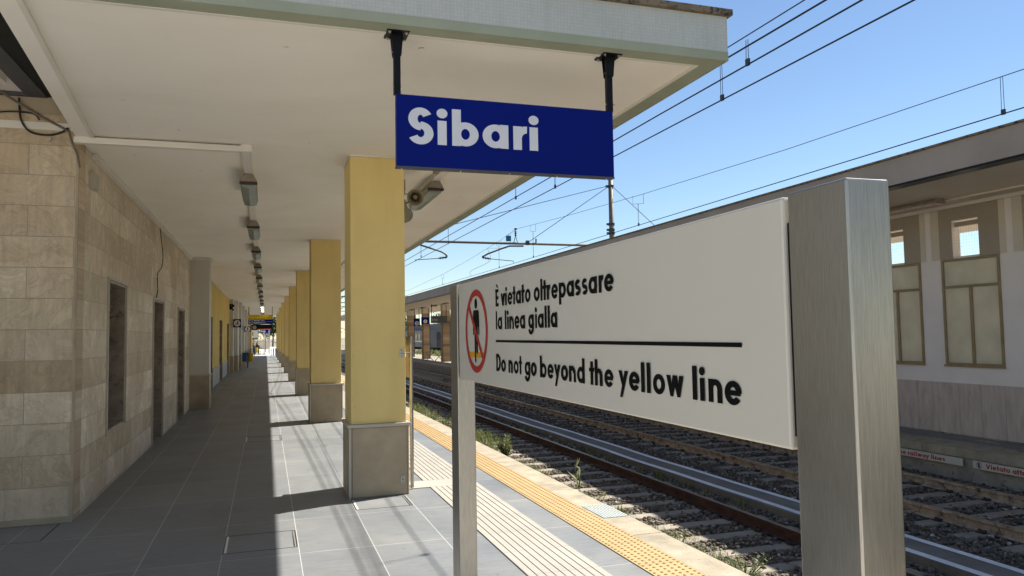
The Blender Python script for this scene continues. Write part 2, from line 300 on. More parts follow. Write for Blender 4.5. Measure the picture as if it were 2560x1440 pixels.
# ---------------------------------------------------------------- mesh helpers
class MB:
    def __init__(s): s.v = []; s.f = []; s.mi = []; s.mats = []
    def mat(s, m):
        if m not in s.mats: s.mats.append(m)
        return s.mats.index(m)
    def add(s, vs, fs, m):
        o = len(s.v); s.v += [tuple(p) for p in vs]; i = s.mat(m)
        for f in fs: s.f.append(tuple(o+k for k in f)); s.mi.append(i)
    def box(s, x0, x1, y0, y1, z0, z1, m, taper=None):
        if x0 > x1: x0, x1 = x1, x0
        if y0 > y1: y0, y1 = y1, y0
        if z0 > z1: z0, z1 = z1, z0
        vs = [(x0,y0,z0),(x1,y0,z0),(x1,y1,z0),(x0,y1,z0),(x0,y0,z1),(x1,y0,z1),(x1,y1,z1),(x0,y1,z1)]
        s.add(vs, [(0,3,2,1),(4,5,6,7),(0,1,5,4),(1,2,6,5),(2,3,7,6),(3,0,4,7)], m)
    def tube(s, pts, r, m, n=8, cap=True, r1=None):
        pts = [Vector(p) for p in pts]; rings = []; k = len(pts)
        for i, p in enumerate(pts):
            d = (pts[min(i+1, k-1)]-pts[max(i-1, 0)]).normalized()
            a = d.cross(Vector((0, 0, 1)));
            if a.length < 1e-3: a = d.cross(Vector((0, 1, 0)))
            a.normalize(); b = d.cross(a)
            rr = r if r1 is None else r+(r1-r)*i/(k-1)
            rings.append([p+a*rr*math.cos(2*math.pi*j/n)+b*rr*math.sin(2*math.pi*j/n) for j in range(n)])
        vs = [v for q in rings for v in q]; fs = []
        for i in range(k-1):
            for j in range(n): fs.append((i*n+j, i*n+(j+1) % n, (i+1)*n+(j+1) % n, (i+1)*n+j))
        if cap: fs.append(tuple(range(n))[::-1]); fs.append(tuple((k-1)*n+j for j in range(n)))
        s.add(vs, fs, m)
    def lathe(s, c, axis, prof, m, n=20):
        """prof: list of (distance along axis, radius)"""
        ax = Vector(axis).normalized(); a = ax.cross(Vector((0, 0, 1)))
        if a.length < 1e-3: a = Vector((1, 0, 0))
        a.normalize(); b = ax.cross(a); c = Vector(c); vs = []; fs = []
        for (t, r) in prof: vs += [c+ax*t+a*r*math.cos(2*math.pi*j/n)+b*r*math.sin(2*math.pi*j/n) for j in range(n)]
        for i in range(len(prof)-1):
            for j in range(n): fs.append((i*n+j, i*n+(j+1) % n, (i+1)*n+(j+1) % n, (i+1)*n+j))
        s.add(vs, fs, m)
    def prism(s, poly, axis, a0, a1, m):
        """extrude a 2D polygon; axis 'y': poly in (x,z); axis 'x': poly in (y,z); axis 'z': poly in (x,y)"""
        def P(p, t): return {'y': (p[0], t, p[1]), 'x': (t, p[0], p[1]), 'z': (p[0], p[1], t)}[axis]
        n = len(poly); vs = [P(p, a0) for p in poly]+[P(p, a1) for p in poly]
        fs = [tuple(range(n)), tuple(range(2*n-1, n-1, -1))]+[(i, (i+1) % n, n+(i+1) % n, n+i) for i in range(n)]
        s.add(vs, fs, m)
    def build(s, name, parent=None, smooth=False, bevel=0):
        me = bpy.data.meshes.new(name); me.from_pydata(s.v, [], s.f)
        for m in s.mats: me.materials.append(m)
        me.polygons.foreach_set('material_index', s.mi)
        me.update()
        import bmesh
        bm = bmesh.new(); bm.from_mesh(me); bmesh.ops.recalc_face_normals(bm, faces=bm.faces); bm.to_mesh(me); bm.free()
        if smooth: me.polygons.foreach_set('use_smooth', [True]*len(me.polygons))
        o = bpy.data.objects.new(name, me); col.objects.link(o)
        if parent is not None:
            o.parent = parent; o.matrix_parent_inverse = Matrix.Translation(-parent.location)
        if bevel:
            b = o.modifiers.new('bevel', 'BEVEL'); b.width = bevel; b.segments = 2; b.limit_method = 'ANGLE'
        return o
def tag(o, label=None, cat=None, group=None, kind=None):
    if label: o['label'] = label
    if cat: o['category'] = cat
    if group: o['group'] = group
    if kind: o['kind'] = kind
    return o
def thing(name, loc, label, cat, group=None):
    o = bpy.data.objects.new(name, None); col.objects.link(o); o.location = loc; o.empty_display_size = 0.2
    return tag(o, label, cat, group)
def B(*a, name='part', parent=None, bevel=0):
    b = MB(); b.box(*a); return b.build(name, parent, bevel=bevel)
def children(o): return list(KIDS.get(o.name, []))
def copy_tree(o, delta, parent=None, depth=0):
    kids = [c for c in col.objects if c.parent == o]
    c = o.copy(); col.objects.link(c)
    if parent is None: c.location = Vector(o.location)+Vector(delta)
    else: c.parent = parent; c.matrix_parent_inverse = o.matrix_parent_inverse.copy()
    for k in kids: copy_tree(k, delta, c, depth+1)
    return c
def raw_mesh(name, V, F, mat, tone=None, parent=None):
    me = bpy.data.meshes.new(name); V = np.asarray(V, np.float32); F = np.asarray(F, np.int32); k = F.shape[1]
    me.vertices.add(len(V)); me.vertices.foreach_set('co', V.ravel())
    me.loops.add(F.size); me.loops.foreach_set('vertex_index', F.ravel())
    me.polygons.add(len(F)); me.polygons.foreach_set('loop_start', np.arange(0, F.size, k, dtype=np.int32))
    me.update(calc_edges=True)
    if tone is not None:
        a = me.attributes.new('tone', 'FLOAT', 'POINT'); a.data.foreach_set('value', np.asarray(tone, np.float32))
    me.materials.append(mat); me.validate()
    o = bpy.data.objects.new(name, me); col.objects.link(o); o.parent = parent
    if parent is not None: o.matrix_parent_inverse = Matrix.Translation(-parent.location)
    return o

# ---------------------------------------------------------------- lettering (geometric sans drawn from bars and rings)
def ring(cx, cy, rx, ry, tx, ty, a0=0, a1=360, n=28):
    st = max(3, int(n*abs(a1-a0)/360)); quads = []
    for i in range(st):
        p = []
        for k in (i, i+1):
            a = R(a0+(a1-a0)*k/st); p.append(((cx+rx*math.cos(a), cy+ry*math.sin(a)), (cx+(rx-tx)*math.cos(a), cy+(ry-ty)*math.sin(a))))
        quads.append([p[0][0], p[1][0], p[1][1], p[0][1]])
    return quads
def bar(x0, y0, x1, y1): return [[(x0, y0), (x1, y0), (x1, y1), (x0, y1)]]
def disc(cx, cy, rx, ry, n=20): return [[(cx+rx*math.cos(2*math.pi*i/n), cy+ry*math.sin(2*math.pi*i/n)) for i in range(n)]]
def glyphs(t=0.19):
    X = 0.70; A = 1.06; D = -0.30; h = t; tt = t*0.82; rx = 0.35; ry = X/2; c = rx; G = {}
    O = ring(c, ry, rx, ry, t, tt)
    st = 0.70-t
    G['o'] = (O, 0.70); G['a'] = (O+bar(st, 0, 0.70, X), 0.70); G['b'] = (bar(0, 0, t, A)+O, 0.70); G['d'] = (O+bar(st, 0, .70, A), .70)
    G['p'] = (bar(0, D, t, X)+O, .70); G['q'] = (O+bar(st, D, .70, X), .70)
    G['e'] = (ring(c, ry, rx, ry, t, tt, 0, 325)+bar(t*.8, ry-tt*.40, .70-t*.2, ry+tt*.42), .70)
    G['c'] = (ring(c, ry, rx, ry, t, tt, 42, 318), .62)
    G['g'] = (O+bar(st, 0, .70, X)+ring(c, 0.02, rx, 0.34, t, tt, 195, 360), .70)
    G['i'] = (bar(0, 0, t, X)+disc(t/2, X+0.21, t*.60, t*.60), t); G['l'] = (bar(0, 0, t, A), t); G['j'] = G['i']
    arch = ring(.31, X-.31, .31, .31, t, tt, 0, 180)
    G['n'] = (bar(0, 0, t, X)+arch+bar(.62-t, 0, .62, X-.31), .62); G['h'] = (bar(0, 0, t, A)+arch+bar(.62-t, 0, .62, X-.31), .62)
    G['u'] = (bar(.62-t, 0, .62, X)+ring(.31, .31, .31, .31, t, tt, 180, 360)+bar(0, .31, t, X), .62)
    G['m'] = (bar(0, 0, t, X)+ring(.27, X-.27, .27, .27, t, tt, 0, 180)+bar(.54-t, 0, .54, X-.27)+ring(.54-t+.27, X-.27, .27, .27, t, tt, 0, 180)+bar(1.08-2*t, 0, 1.08-t, X-.27), 1.08-t)
    G['r'] = (bar(0, 0, t, X)+ring(.37, X-.36, .37, .37, t, tt*1.1, 88, 180), .40)
    G['t'] = (bar(.10, 0, .10+t, .96)+bar(0, X-.155, .20+t, X), .20+t)
    G['f'] = (bar(.10, 0, .10+t, .85)+ring(.32, .80, .22, .26, t, tt, 80, 180)+bar(0, X-.155, .36, X), .38)
    u = ry/2+tt/4
    G['s'] = (ring(.25, X-u, .25, u, tt, tt, 35, 270)+ring(.25, u, .25, u, tt, tt, -145, 90), .50)
    def V(wd, H, tb, n=1):
        q = []; w1 = wd/n
        for k in range(n):
            x = k*w1; mid = x+w1/2; b2 = tb*.5
            q += [[(x, H), (x+tb, H), (mid+b2*.9, 0), (mid-b2*.9, 0)], [(x+w1-tb, H), (x+w1, H), (mid+b2*.9, 0), (mid-b2*.9, 0)]]
        return q
    G['v'] = (V(.64, X, t*1.08), .64); G['w'] = ([[(0,X),(t*1.05,X),(.36,0),(.20,0)],[(.47-t*.55,X),(.47+t*.55,X),(.36,0),(.20,0)],[(.47-t*.55,X),(.47+t*.55,X),(.74,0),(.58,0)],[(.94-t*1.05,X),(.94,X),(.74,0),(.58,0)]], .94)
    G['y'] = ([[(0, X), (t*1.12, X), (.40, .06), (.26, .06)], [(.68-t*1.12, X), (.68, X), (.26, D), (.08, D)]], .68)
    G['k'] = (bar(0, 0, t, A)+[[(t, .30), (.40, X), (.62, X), (t, .18)], [(t+.02, .40), (t+.15, .46), (.66, 0), (.42, 0)]], .64)
    G['x'] = ([[(0, 0), (t*1.2, 0), (.62, X), (.62-t*1.2, X)], [(0, X), (t*1.2, X), (.62, 0), (.62-t*1.2, 0)]], .62)
    G['z'] = (bar(0, X-tt, .56, X)+bar(0, 0, .56, tt)+[[(0, tt*.9), (t*1.2, tt*.9), (.56, X-tt*.9), (.56-t*1.2, X-tt*.9)]], .56)
    C = 1.0
    G['E'] = (bar(0, 0, t*1.1, C)+bar(0, 0, .52, tt)+bar(0, .5-tt/2, .49, .5+tt/2)+bar(0, C-tt, .52, C), .52)
    G['\u00c8'] = (G['E'][0]+[[(.10, 1.28), (.31, 1.28), (.42, 1.09), (.29, 1.09)]], .52)
    G['D'] = (bar(0, 0, t*1.1, C)+bar(0, 0, .3, tt)+bar(0, C-tt, .3, C)+ring(.30, .5, .46, .5, t*1.1, tt, -90, 90), .76)
    G['B'] = (bar(0, 0, t*1.1, C)+bar(0, 0, .3, tt)+bar(0, C-tt, .3, C)+bar(0, .5-tt/2, .3, .5+tt/2)+ring(.3, .27, .30, .27+tt/4, t, tt, -90, 90)+ring(.3, .73-tt/8, .27, .27+tt/8, t, tt, -90, 90), .60)
    G['U'] = (bar(0, .33, t*1.1, C)+bar(.66-t*1.1, .33, .66, C)+ring(.33, .33, .33, .33, t*1.1, tt, 180, 360), .66)
    G['T'] = (bar(.22, 0, .22+t*1.1, C)+bar(0, C-tt, .44+t*1.1, C), .44+t*1.1)
    G['V'] = (V(.86, C, t*1.1), .86)
    uu = .5+tt/4; uh = uu/1.0*.52+.01
    G['S'] = (ring(.31, 1.04-(.26+tt/4+.02), .31, .28+tt/4, t, tt*1.08, 28, 270)+ring(.31, .28+tt/4-.02, .33, .28+tt/4, t, tt*1.08, -152, 90), .64)
    G['2'] = (ring(.29, .70, .29, .30, t, tt, 0, 165)+[[(.58, .70), (.58-t, .70), (0, tt), (.25, tt)]]+bar(0, 0, .58, tt), .58)
    G['3'] = (ring(.27, .73, .27, .27, t, tt, -90, 150)+ring(.27, .28, .30, .28, t, tt, -150, 90), .58)
    G['4'] = (bar(.33, 0, .33+t, C)+bar(0, .22, .62, .22+tt)+[[(0, .22+tt), (.18, .22+tt), (.33+t*.6, C), (.33, C)]], .62)
    G['5'] = (ring(.27, .32, .30, .32, t, tt, -140, 120)+bar(.08, .50, .08+t*.8, C)+bar(.08, C-tt, .52, C), .57)
    G['-'] = (bar(0, .30, .30, .30+tt), .30)
    G[' '] = ([], 0.25)
    return G
GBOLD = glyphs(0.222); GHEAVY = glyphs(0.235); GREG = glyphs(0.115)
def lettering(name, parent, text, origin, du, dv, width, cap, mat, G=GBOLD, track=0.085, nrm=None, step=0.0003):
    """text on a plane; origin = left end of the baseline; du,dv unit vectors; width fits the whole line"""
    du = Vector(du); dv = Vector(dv); n = Vector(nrm) if nrm else du.cross(dv); x = 0; items = []
    for i, ch in enumerate(text):
        if i:
            pv = text[i-1]; rs = pv in 'adghilmnqubUE'; ls = ch in 'bhiklmnpruEDBU\u00c8'
            x += (.055 if pv != 'b' and rs and ls else 0) - (.035 if pv in 'rtvyf' or ch in 'tvyf' else 0) + (.02 if (rs or ls) and not (rs and ls) and pv not in 'rtvyf' and ch not in 'tvyf' else 0)
        g, wd = G.get(ch, G['o']); items += [[(x+px_, py_) for px_, py_ in q] for q in g]; x += wd+track
    x -= track; k = (width/x) if width else cap
    b = MB(); o = Vector(origin)
    lv = 0
    for i, q in enumerate(items):
        if i and not (len(q) == 4 and len(items[i-1]) == 4 and abs(q[0][0]-items[i-1][1][0])+abs(q[0][1]-items[i-1][1][1]) < 1e-9): lv = (lv+1) % 8
        off = n*(0.0012+step*lv); b.add([o+du*(p[0]*k)+dv*(p[1]*cap)+off for p in q], [tuple(range(len(q)))], mat)
    me = bpy.data.meshes.new(name); me.from_pydata(b.v, [], b.f); me.materials.append(mat)
    ob = bpy.data.objects.new(name, me); col.objects.link(ob); ob.parent = parent
    if parent is not None: ob.matrix_parent_inverse = Matrix.Translation(-parent.location)
    return ob
def flatpolys(name, parent, polys, fn, mat, step=0.0):
    b = MB()
    for i, q in enumerate(polys): b.add([fn(p[0], p[1], step*i) for p in q], [tuple(range(len(q)))], mat)
    me = bpy.data.meshes.new(name); me.from_pydata(b.v, [], b.f); me.materials.append(mat)
    ob = bpy.data.objects.new(name, me); col.objects.link(ob); ob.parent = parent
    if parent is not None: ob.matrix_parent_inverse = Matrix.Translation(-parent.location)
    return ob

def grid_wall(b, y0, y1, z0, z1, xa, xb, holes, mat):
    """wall slab in a plane of constant x with rectangular holes (ya,yb,za,zb)"""
    ys = sorted(set([y0, y1]+[h[0] for h in holes]+[h[1] for h in holes])); zs = sorted(set([z0, z1]+[h[2] for h in holes]+[h[3] for h in holes]))
    def solid(i, j):
        if not (0 <= i < len(ys)-1 and 0 <= j < len(zs)-1): return False
        ym = (ys[i]+ys[i+1])/2; zm = (zs[j]+zs[j+1])/2
        return not any(h[0] < ym < h[1] and h[2] < zm < h[3] for h in holes)
    for i in range(len(ys)-1):
        for j in range(len(zs)-1):
            if not solid(i, j): continue
            a, c, d, e = ys[i], ys[i+1], zs[j], zs[j+1]
            b.add([(xa, a, d), (xa, c, d), (xa, c, e), (xa, a, e)], [(0, 1, 2, 3)], mat)
            b.add([(xb, a, d), (xb, c, d), (xb, c, e), (xb, a, e)], [(3, 2, 1, 0)], mat)
            if not solid(i-1, j): b.add([(xa, a, d), (xa, a, e), (xb, a, e), (xb, a, d)], [(0, 1, 2, 3)], mat)
            if not solid(i+1, j): b.add([(xa, c, d), (xa, c, e), (xb, c, e), (xb, c, d)], [(0, 1, 2, 3)], mat)
            if not solid(i, j-1): b.add([(xa, a, d), (xb, a, d), (xb, c, d), (xa, c, d)], [(0, 1, 2, 3)], mat)
            if not solid(i, j+1): b.add([(xa, a, e), (xb, a, e), (xb, c, e), (xa, c, e)], [(0, 1, 2, 3)], mat)

# ================================================================ SETTING
PY0, PY1 = -12, 78
tag(B(-400, 400, -60, 1200, -1.6, -0.70, M_ground, name='ground'), kind='structure')
tag(B(3.31, 10.35, -12, 140, -0.695, -0.655, M_ballast, name='track_bed'), kind='structure')
tag(B(-9, 3.0, 2.4, PY1, -1.0, 0.0, M_floor, name='platform_floor'), kind='structure')
tag(B(-30, 3.0, -40, 2.3996, -1.0, 0.0, M_plaza, name='added_bounce_paving'), kind='structure')  # unseen pale paving added behind the camera to bounce light onto the soffit
tag(B(-30, 9, 78.0, 150, -1.0, -0.03, M_plaza, name='plaza_paving'), kind='structure')
# platform edge coping and face
b = MB(); y = PY0
while y < PY1:
    b.box(3.003, 3.30+random.uniform(-.004, .004), y+0.003, y+1.997, -0.14, 0.0, M_edge); y += 2.0
tag(b.build('platform_edge_coping', bevel=0.008), kind='structure')
tag(B(3.0, 3.24, PY0, PY1, -0.95, -0.141, M_conc, name='platform_face'), kind='structure')
# tactile guide strip: slabs with real ribs, and the yellow studded strip
b = MB()
def ribs(y0, y1):
    b.box(1.80, 2.372, y0, y1, 0.0, 0.004, M_groove)
    k = 9; wd = 0.572/k
    y = y0
    while y < y1-0.01:
        ye = min(y+0.6, y1)
        for i in range(k):
            x = 1.80+i*wd; b.box(x+0.0045, x+wd-0.0045, y+0.0015, ye-0.0015, 0.001, 0.0085, M_tact)
        y = ye
ribs(4.08, 8.68); ribs(9.09, 40); b.box(1.80, 2.372, 40, 77.5, 0, 0.008, M_tact); ribs(-3, 4.08)
b.box(1.60, 2.372, 8.683, 9.087, 0.0, 0.0083, M_tact)
tag(b.build('tactile_guide_strip'), kind='structure')
b = MB(); b.box(2.645, 2.998, PY0, 77.5, 0, 0.004, M_groove)
y = -2.0
while y < 77: b.box(2.648, 2.995, y+0.002, y+0.598, 0.001, 0.0068, M_ytact); y += 0.6
tag(b.build('yellow_safety_strip'), kind='structure')
V = []; F = []
n = 8; o = 0
for j in range(int((30-3)/0.0588)):
    yy = 3.0+j*0.0588
    for i in range(6):
        xx = 2.675+i*0.0588
        for k in range(n): a = 2*math.pi*k/n; V.append((xx+0.0145*math.cos(a), yy+0.0145*math.sin(a), 0.0068))
        for k in range(n): a = 2*math.pi*k/n; V.append((xx+0.010*math.cos(a), yy+0.010*math.sin(a), 0.0118))
        for k in range(n): F.append((o+k, o+(k+1) % n, o+n+(k+1) % n, o+n+k))
        F.append((o+n, o+n+1, o+n+2, o+n+3)); F.append((o+n+3, o+n+4, o+n+5, o+n)); F.append((o+n+5, o+n+6, o+n+7, o+n)); o += 2*n
sd_ = raw_mesh('tactile_studs', V, F, M_dot); tag(sd_, kind='structure')
# far platform
tag(B(10.42, 14.6, -12, 120, -1.0, -0.172, M_conc, name='far_platform'), kind='structure')
b = MB(); y = -12
while y < 118: b.box(10.37, 10.86, y+.004, y+1.996, -0.30, -0.168+random.uniform(0, .004), M_edge); y += 2
tag(b.build('far_platform_coping'), kind='structure')
b = MB(); b.box(11.05, 11.25, -12, 118, -0.171, -0.160, M_roof); b.box(11.45, 11.56, -12, 118, -0.171, -0.16, M_roof)
tag(b.build('far_platform_dark_paving'), kind='structure')

# ---------------------------------------------------------------- inspection covers let into the floor
for i, (x0, x1, y0, y1, lab) in enumerate([(-0.33, 0.26, 6.69, 7.27, 'square paved inspection cover half in sunlight, in the open floor nearest the camera'),
        (0.87, 1.448, 7.86, 8.36, 'paved inspection cover at the foot of the nearest yellow pillar'),
        (-2.45, -1.87, 7.70, 8.37, 'paved inspection cover in deep shade under the stone end wall'),
        (-0.33, 0.27, 13.6, 14.3, 'paved inspection cover in the walkway shade between the first two pillars')]):
    t = thing('inspection_cover', (x0, y0, 0), lab, 'floor cover', 'inspection covers in the platform floor')
    b = MB(); e = 0.006
    b.box(x0, x1, y0, y0+e, 0, 0.003, M_groove); b.box(x0, x1, y1-e, y1, 0, 0.003, M_groove)
    b.box(x0, x0+e, y0+e, y1-e, 0, 0.003, M_blackm); b.box(x1-e, x1, y0+e, y1-e, 0, 0.003, M_blackm); b.build('cover_frame', t)
    b = MB(); b.box(x0+0.012, x0+0.03, y0+0.02, y1-0.02, 0.0, 0.0025, M_trim); b.box(x1-0.03, x1-0.02, y0+0.02, y1-0.02, 0, 0.0025, M_steel); b.build('metal_edge', t)
# blueish studded tile set into the platform edge
t = thing('edge_marker_plate', (3.06, 6.63, 0), 'pale blue chequered plate let into the concrete platform edge', 'marker plate')
M_plate = flat('pale_blue_plate', (0.42, 0.49, 0.50), 0.5)
b = MB(); b.box(3.03, 3.285, 6.63, 7.16, -0.003, 0.006, M_plate); b.build('plate', t)
b = MB()
for i in range(8):
    for j in range(16): b.box(3.045+i*.03, 3.057+i*.03, 6.645+j*.032, 6.66+j*.032, 0.006, 0.010, M_basecap)
b.build('studs', t)

# ================================================================ NEAR CANOPY
cx0, cx1, cy0, cy1 = -1.72, 3.26, 4.77, 77.0; ZC = 3.762
can = thing('platform_canopy', (0, cy0, ZC), 'long flat cream concrete canopy with pale mosaic edge over the near platform', 'canopy')
XE = lambda y, o=0: -1.50-(y-4.77)/(8.43-4.77)*0.285+o
b = MB(); b.prism([(XE(cy0+.13, .13), cy0+.13), (cx1-.15, cy0+.13), (cx1-.15, cy1-.1), (XE(8.432, .1298), cy1-.1), (XE(8.432, .1298), 8.432)], 'z', ZC, ZC+0.2, M_soffit); b.box(-2.0, XE(8.432, .1298), 8.433, cy1-.1, ZC, ZC+0.2, M_soffit); b.build('soffit', can)
b = MB()   # painted border strip under the edge
b.box(XE(cy0), cx1-.003, cy0+.003, cy0+0.13, ZC-0.012, ZC+0.2, M_green); b.box(cx1-0.15, cx1-.003, cy0+0.1302, cy1, ZC-0.012, ZC+0.2, M_green)
b.build('painted_border', can)
b = MB(); y0_, y1_ = cy0+.1302, 8.42; b.prism([(XE(y0_), y0_), (XE(y0_, .128), y0_), (XE(y1_, .128), y1_), (XE(y1_), y1_)], 'z', ZC-.018, ZC+.2, M_soffit)
b.build('side_lip', can); b = MB(); b.prism([(XE(y0_, .1282), y0_), (XE(y0_, .16), y0_), (XE(y1_, .16), y1_), (XE(y1_, .1282), y1_)], 'z', ZC-.03, ZC, M_trim)
b.build('side_bead', can); b = MB()
b.box(cx1-0.178, cx1-0.1502, cy0+0.16, cy1, ZC-0.016, ZC, M_trim); b.box(XE(cy0, .16), cx1-0.1502, cy0+0.1302, cy0+0.16, ZC-0.016, ZC, M_trim)
b.build('edge_lip', can)
b = MB(); b.box(XE(cy0), cx1, cy0-.012, cy0, ZC+0.055, 4.085, M_mosx); b.build('front_fascia', can)
b = MB(); b.box(cx1, cx1+0.012, cy0-.012, cy1, ZC+0.055, 4.085, M_mosy); b.build('trackside_fascia', can)
b = MB(); b.box(XE(cy0), cx1+.014, cy0-.014, cy0, ZC-0.012, ZC+0.0548, M_green); b.box(cx1, cx1+0.014, cy0+.0002, cy1, ZC-0.012, ZC+0.0548, M_green); b.build('fascia_band', can)
b = MB(); b.prism([(XE(cy0), cy0+.002), (cx1-.002, cy0+.002), (cx1-.002, cy1), (-2.0, cy1), (-2.0, 8.44), (XE(8.43), 8.43)], 'z', ZC+0.2002, 4.08, M_roof); b.build('roof_slab', can)
b = MB(); x = XE(cy0)
while x < cx1-.05:
    x2 = min(x+1.0, cx1+0.045); b.box(x, x2-.003, cy0-0.05+random.uniform(-.003, .003), cy0+0.3, 4.087, 4.130+random.uniform(-.003, .004), M_coping); x += 1.0
y = cy0+0.303
while y < cy1: b.box(cx1-0.25, cx1+0.045, y, y+0.997, 4.087, 4.13, M_coping); y += 1.0
b.build('coping', can)
# pillars
def make_column(y, label):
    t = thing('canopy_pillar', (0.88, y, 0), label, 'pillar', 'yellow pillars along the platform canopy')
    b = MB(); b.box(0.885, 1.485, y+0.02, y+0.67, 0.79, 3.742, M_yellow); b.build('shaft', t, bevel=0.006)
    b = MB(); b.box(0.862, 1.515, y, y+0.70, 0, 0.752, M_base); bb = b.build('base', t, bevel=0.012)
    b = MB(); b.box(0.862-.003, 0.88, y-0.0025, y+.0005, 0.0, 0.75, M_basecap); b.box(0.892, 0.897, y-0.0022, y+.0005, 0.0, 0.75, M_groove); b.box(1.49, 1.494, y-0.0022, y+.0005, 0.0, 0.75, M_groove); b.build('corner_joint', bb)
    b = MB(); b.box(0.842, 1.537, y-0.022, y+0.722, 0.753, 0.789, M_basecap); b.build('base_ledge', t, bevel=0.008)
    b = MB(); b.box(0.875, 1.495, y+0.01, y+0.68, 3.7425, ZC-.001, M_trim); b.build('top_trim', t)
    return t
ords = ['nearest', 'second', 'third', 'fourth', 'fifth', 'sixth', 'seventh', 'eighth', 'ninth']
c0 = make_column(8.42, 'square yellow pillar on a brown stone base, nearest of the row, beside the blue station sign')
for k in range(1, 9):
    c = copy_tree(c0, (0, 7.6*k, 0))
    c['label'] = 'square yellow canopy pillar on stone base, %s in the row counted from the camera' % ords[k]

# ================================================================ STATION BUILDING (left)
sb = thing('station_building', (-1.78, 8.43, 0), 'station building clad in pale sandstone slabs with yellow plaster wall further on', 'building')
XW = -1.78
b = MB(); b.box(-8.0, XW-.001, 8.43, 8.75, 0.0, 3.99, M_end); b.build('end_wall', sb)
b = MB(); b.box(-8.0, XW-.001, 8.432, 8.76, 3.991, 4.9, M_base); b.build('upper_wall_band', sb)
b = MB(); b.box(-8.0, XW-0.0, 8.418, 8.4298, 3.83, 3.905, M_trim); b.build('wall_ledge', sb); b = MB(); b.box(-8, XW+.002, 8.415, 8.4298, 0, 0.055, M_base); b.build('wall_plinth', sb)
b = MB(); b.box(XW-0.02, XW+0.004, 8.424, 8.452, 0.056, 3.83, M_base); b.build('corner_bead', sb)
holes = [(10.0, 11.2, 0.655, 2.47), (13.8, 15.12, 0.0, 2.42), (17.5, 18.86, 0.0, 2.40)]
b = MB(); grid_wall(b, 8.7502, 20.3, 0, 3.75, XW, XW-0.42, holes, M_side); b.build('side_wall', sb)
names = ['window_recess', 'door_recess', 'door_recess']
for (ya, yb, za, zb), nm in zip(holes, names):
    b = MB(); e = 0.03
    b.box(XW-0.40, XW-0.002, yb-0.03, yb-0.0, za, zb-.03, M_marble); b.box(XW-0.40, XW-0.002, ya+0.0, ya+0.03, za, zb-.03, M_marble)
    b.box(XW-0.40, XW-0.002, ya, yb, zb-0.0298, zb-.0002, M_marble)
    if za > 0.1: b.box(XW-0.40, XW-0.002, ya, yb, za+.0002, za+0.03, M_marble)
    b.box(XW-0.44, XW-0.4002, ya, yb, za, zb, M_marble)
    p = b.build(nm, sb)
    b = MB(); b.box(XW+.0002, XW+0.022, ya-0.032, ya, za-.03, zb+0.03, M_basecap); b.box(XW+.0002, XW+0.022, yb, yb+0.02, za, zb+.03, M_basecap); b.box(XW+.0002, XW+0.022, ya+.0002, yb-.0002, zb, zb+0.03, M_basecap)
    b.build('frame', p)
# white pier and yellow section beyond
b = MB(); b.box(XW-.3, -1.335, 20.302, 20.95, 0.86, 3.755, M_plaster); b.build('pier', sb, bevel=.004)
b = MB(); b.box(XW-.3, -1.325, 20.292, 20.96, 0, 0.825, M_base); b.build('pier_base', sb)
b = MB(); b.box(XW-.3, -1.30, 20.27, 20.98, 0.8252, 0.8598, M_basecap); b.build('pier_ledge', sb)
b = MB(); b.box(XW-.3, -1.30, 20.27, 20.98, 3.70, 3.7598, M_trim); b.build('pier_trim', sb)
yh = [(27.4, 28.75, 0, 2.5), (32.95, 35.1, 0, 2.5), (39.3, 41.3, 0, 2.47)]
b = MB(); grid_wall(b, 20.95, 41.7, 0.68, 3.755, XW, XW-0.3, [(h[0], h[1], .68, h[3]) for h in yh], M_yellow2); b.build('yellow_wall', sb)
b = MB(); last = 20.95
for h in yh+[(41.7, 41.7, 0, 0)]: b.box(XW-.3, XW+.015, last, h[0], 0, 0.645, M_wains); b.box(XW-.3, XW+.03, last, h[0], .6452, .6798, M_basecap); last = h[1]
b.build('wainscot', sb)
for h in yh:
    b = MB(); b.box(XW-.34, XW-.301, h[0], h[1], 0, h[3], M_marble); b.box(XW-.299, XW-.003, h[1]-.04, h[1]-.0003, 0, h[3]-.0003, M_marble); b.box(XW-.299, XW-.003, h[0]+.0003, h[0]+.04, 0, h[3]-.0003, M_bronze); b.build('doorway', sb)
for k, (y0, y1, xr) in enumerate([(41.7, 42.4, -1.60), (43.2, 45.0, -1.42), (45.6, 46.5, -1.30), (47.0, 77.0, -1.45), (50.5, 51.3, -1.27), (57.5, 58.3, -1.27), (64.5, 65.3, -1.27), (71.5, 76.9, -1.22)]):
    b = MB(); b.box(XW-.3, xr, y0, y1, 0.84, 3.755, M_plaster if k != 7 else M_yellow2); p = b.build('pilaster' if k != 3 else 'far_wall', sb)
    b = MB(); b.box(XW-.3, xr+.012, y0-.012, y1, 0, 0.80, M_base); b.build('base', p)
    b = MB(); b.box(XW-.3, xr+.03, y0-.03, y1, 0.8002, 0.8398, M_basecap); b.build('ledge', p)
b = MB(); b.box(-8, XW-.45, 8.76, 77, 0, 4.4, M_fwall); b.build('building_core', sb)
# left porch roof seen through the gap beside the canopy
po = thing('porch_roof', (-2.2, 4.0, 4.2), 'white porch ceiling with dark grey edge beam beyond the gap at the canopy side', 'roof')
b = MB(); b.box(-8, -2.235, 3.2, 8.428, 4.185, 4.30, M_fwall); b.build('porch_ceiling', po)
b = MB(); b.box(-2.2348, -2.06, 3.2, 8.428, 4.15, 4.30, M_grey); b.box(-8, -2.2352, 8.38, 8.4298, 4.15, 4.184, M_grey); b.build('edge_beam', po)
b = MB(); b.prism([(-2.0598, 3.2), (-1.3, 3.2), (-1.3, 8.43), (-2.0598, 8.43)], 'z', 4.16, 4.30, M_dark); b.build('gap_shade_cover', po)  # closes the slot; its deep shade is painted in as black
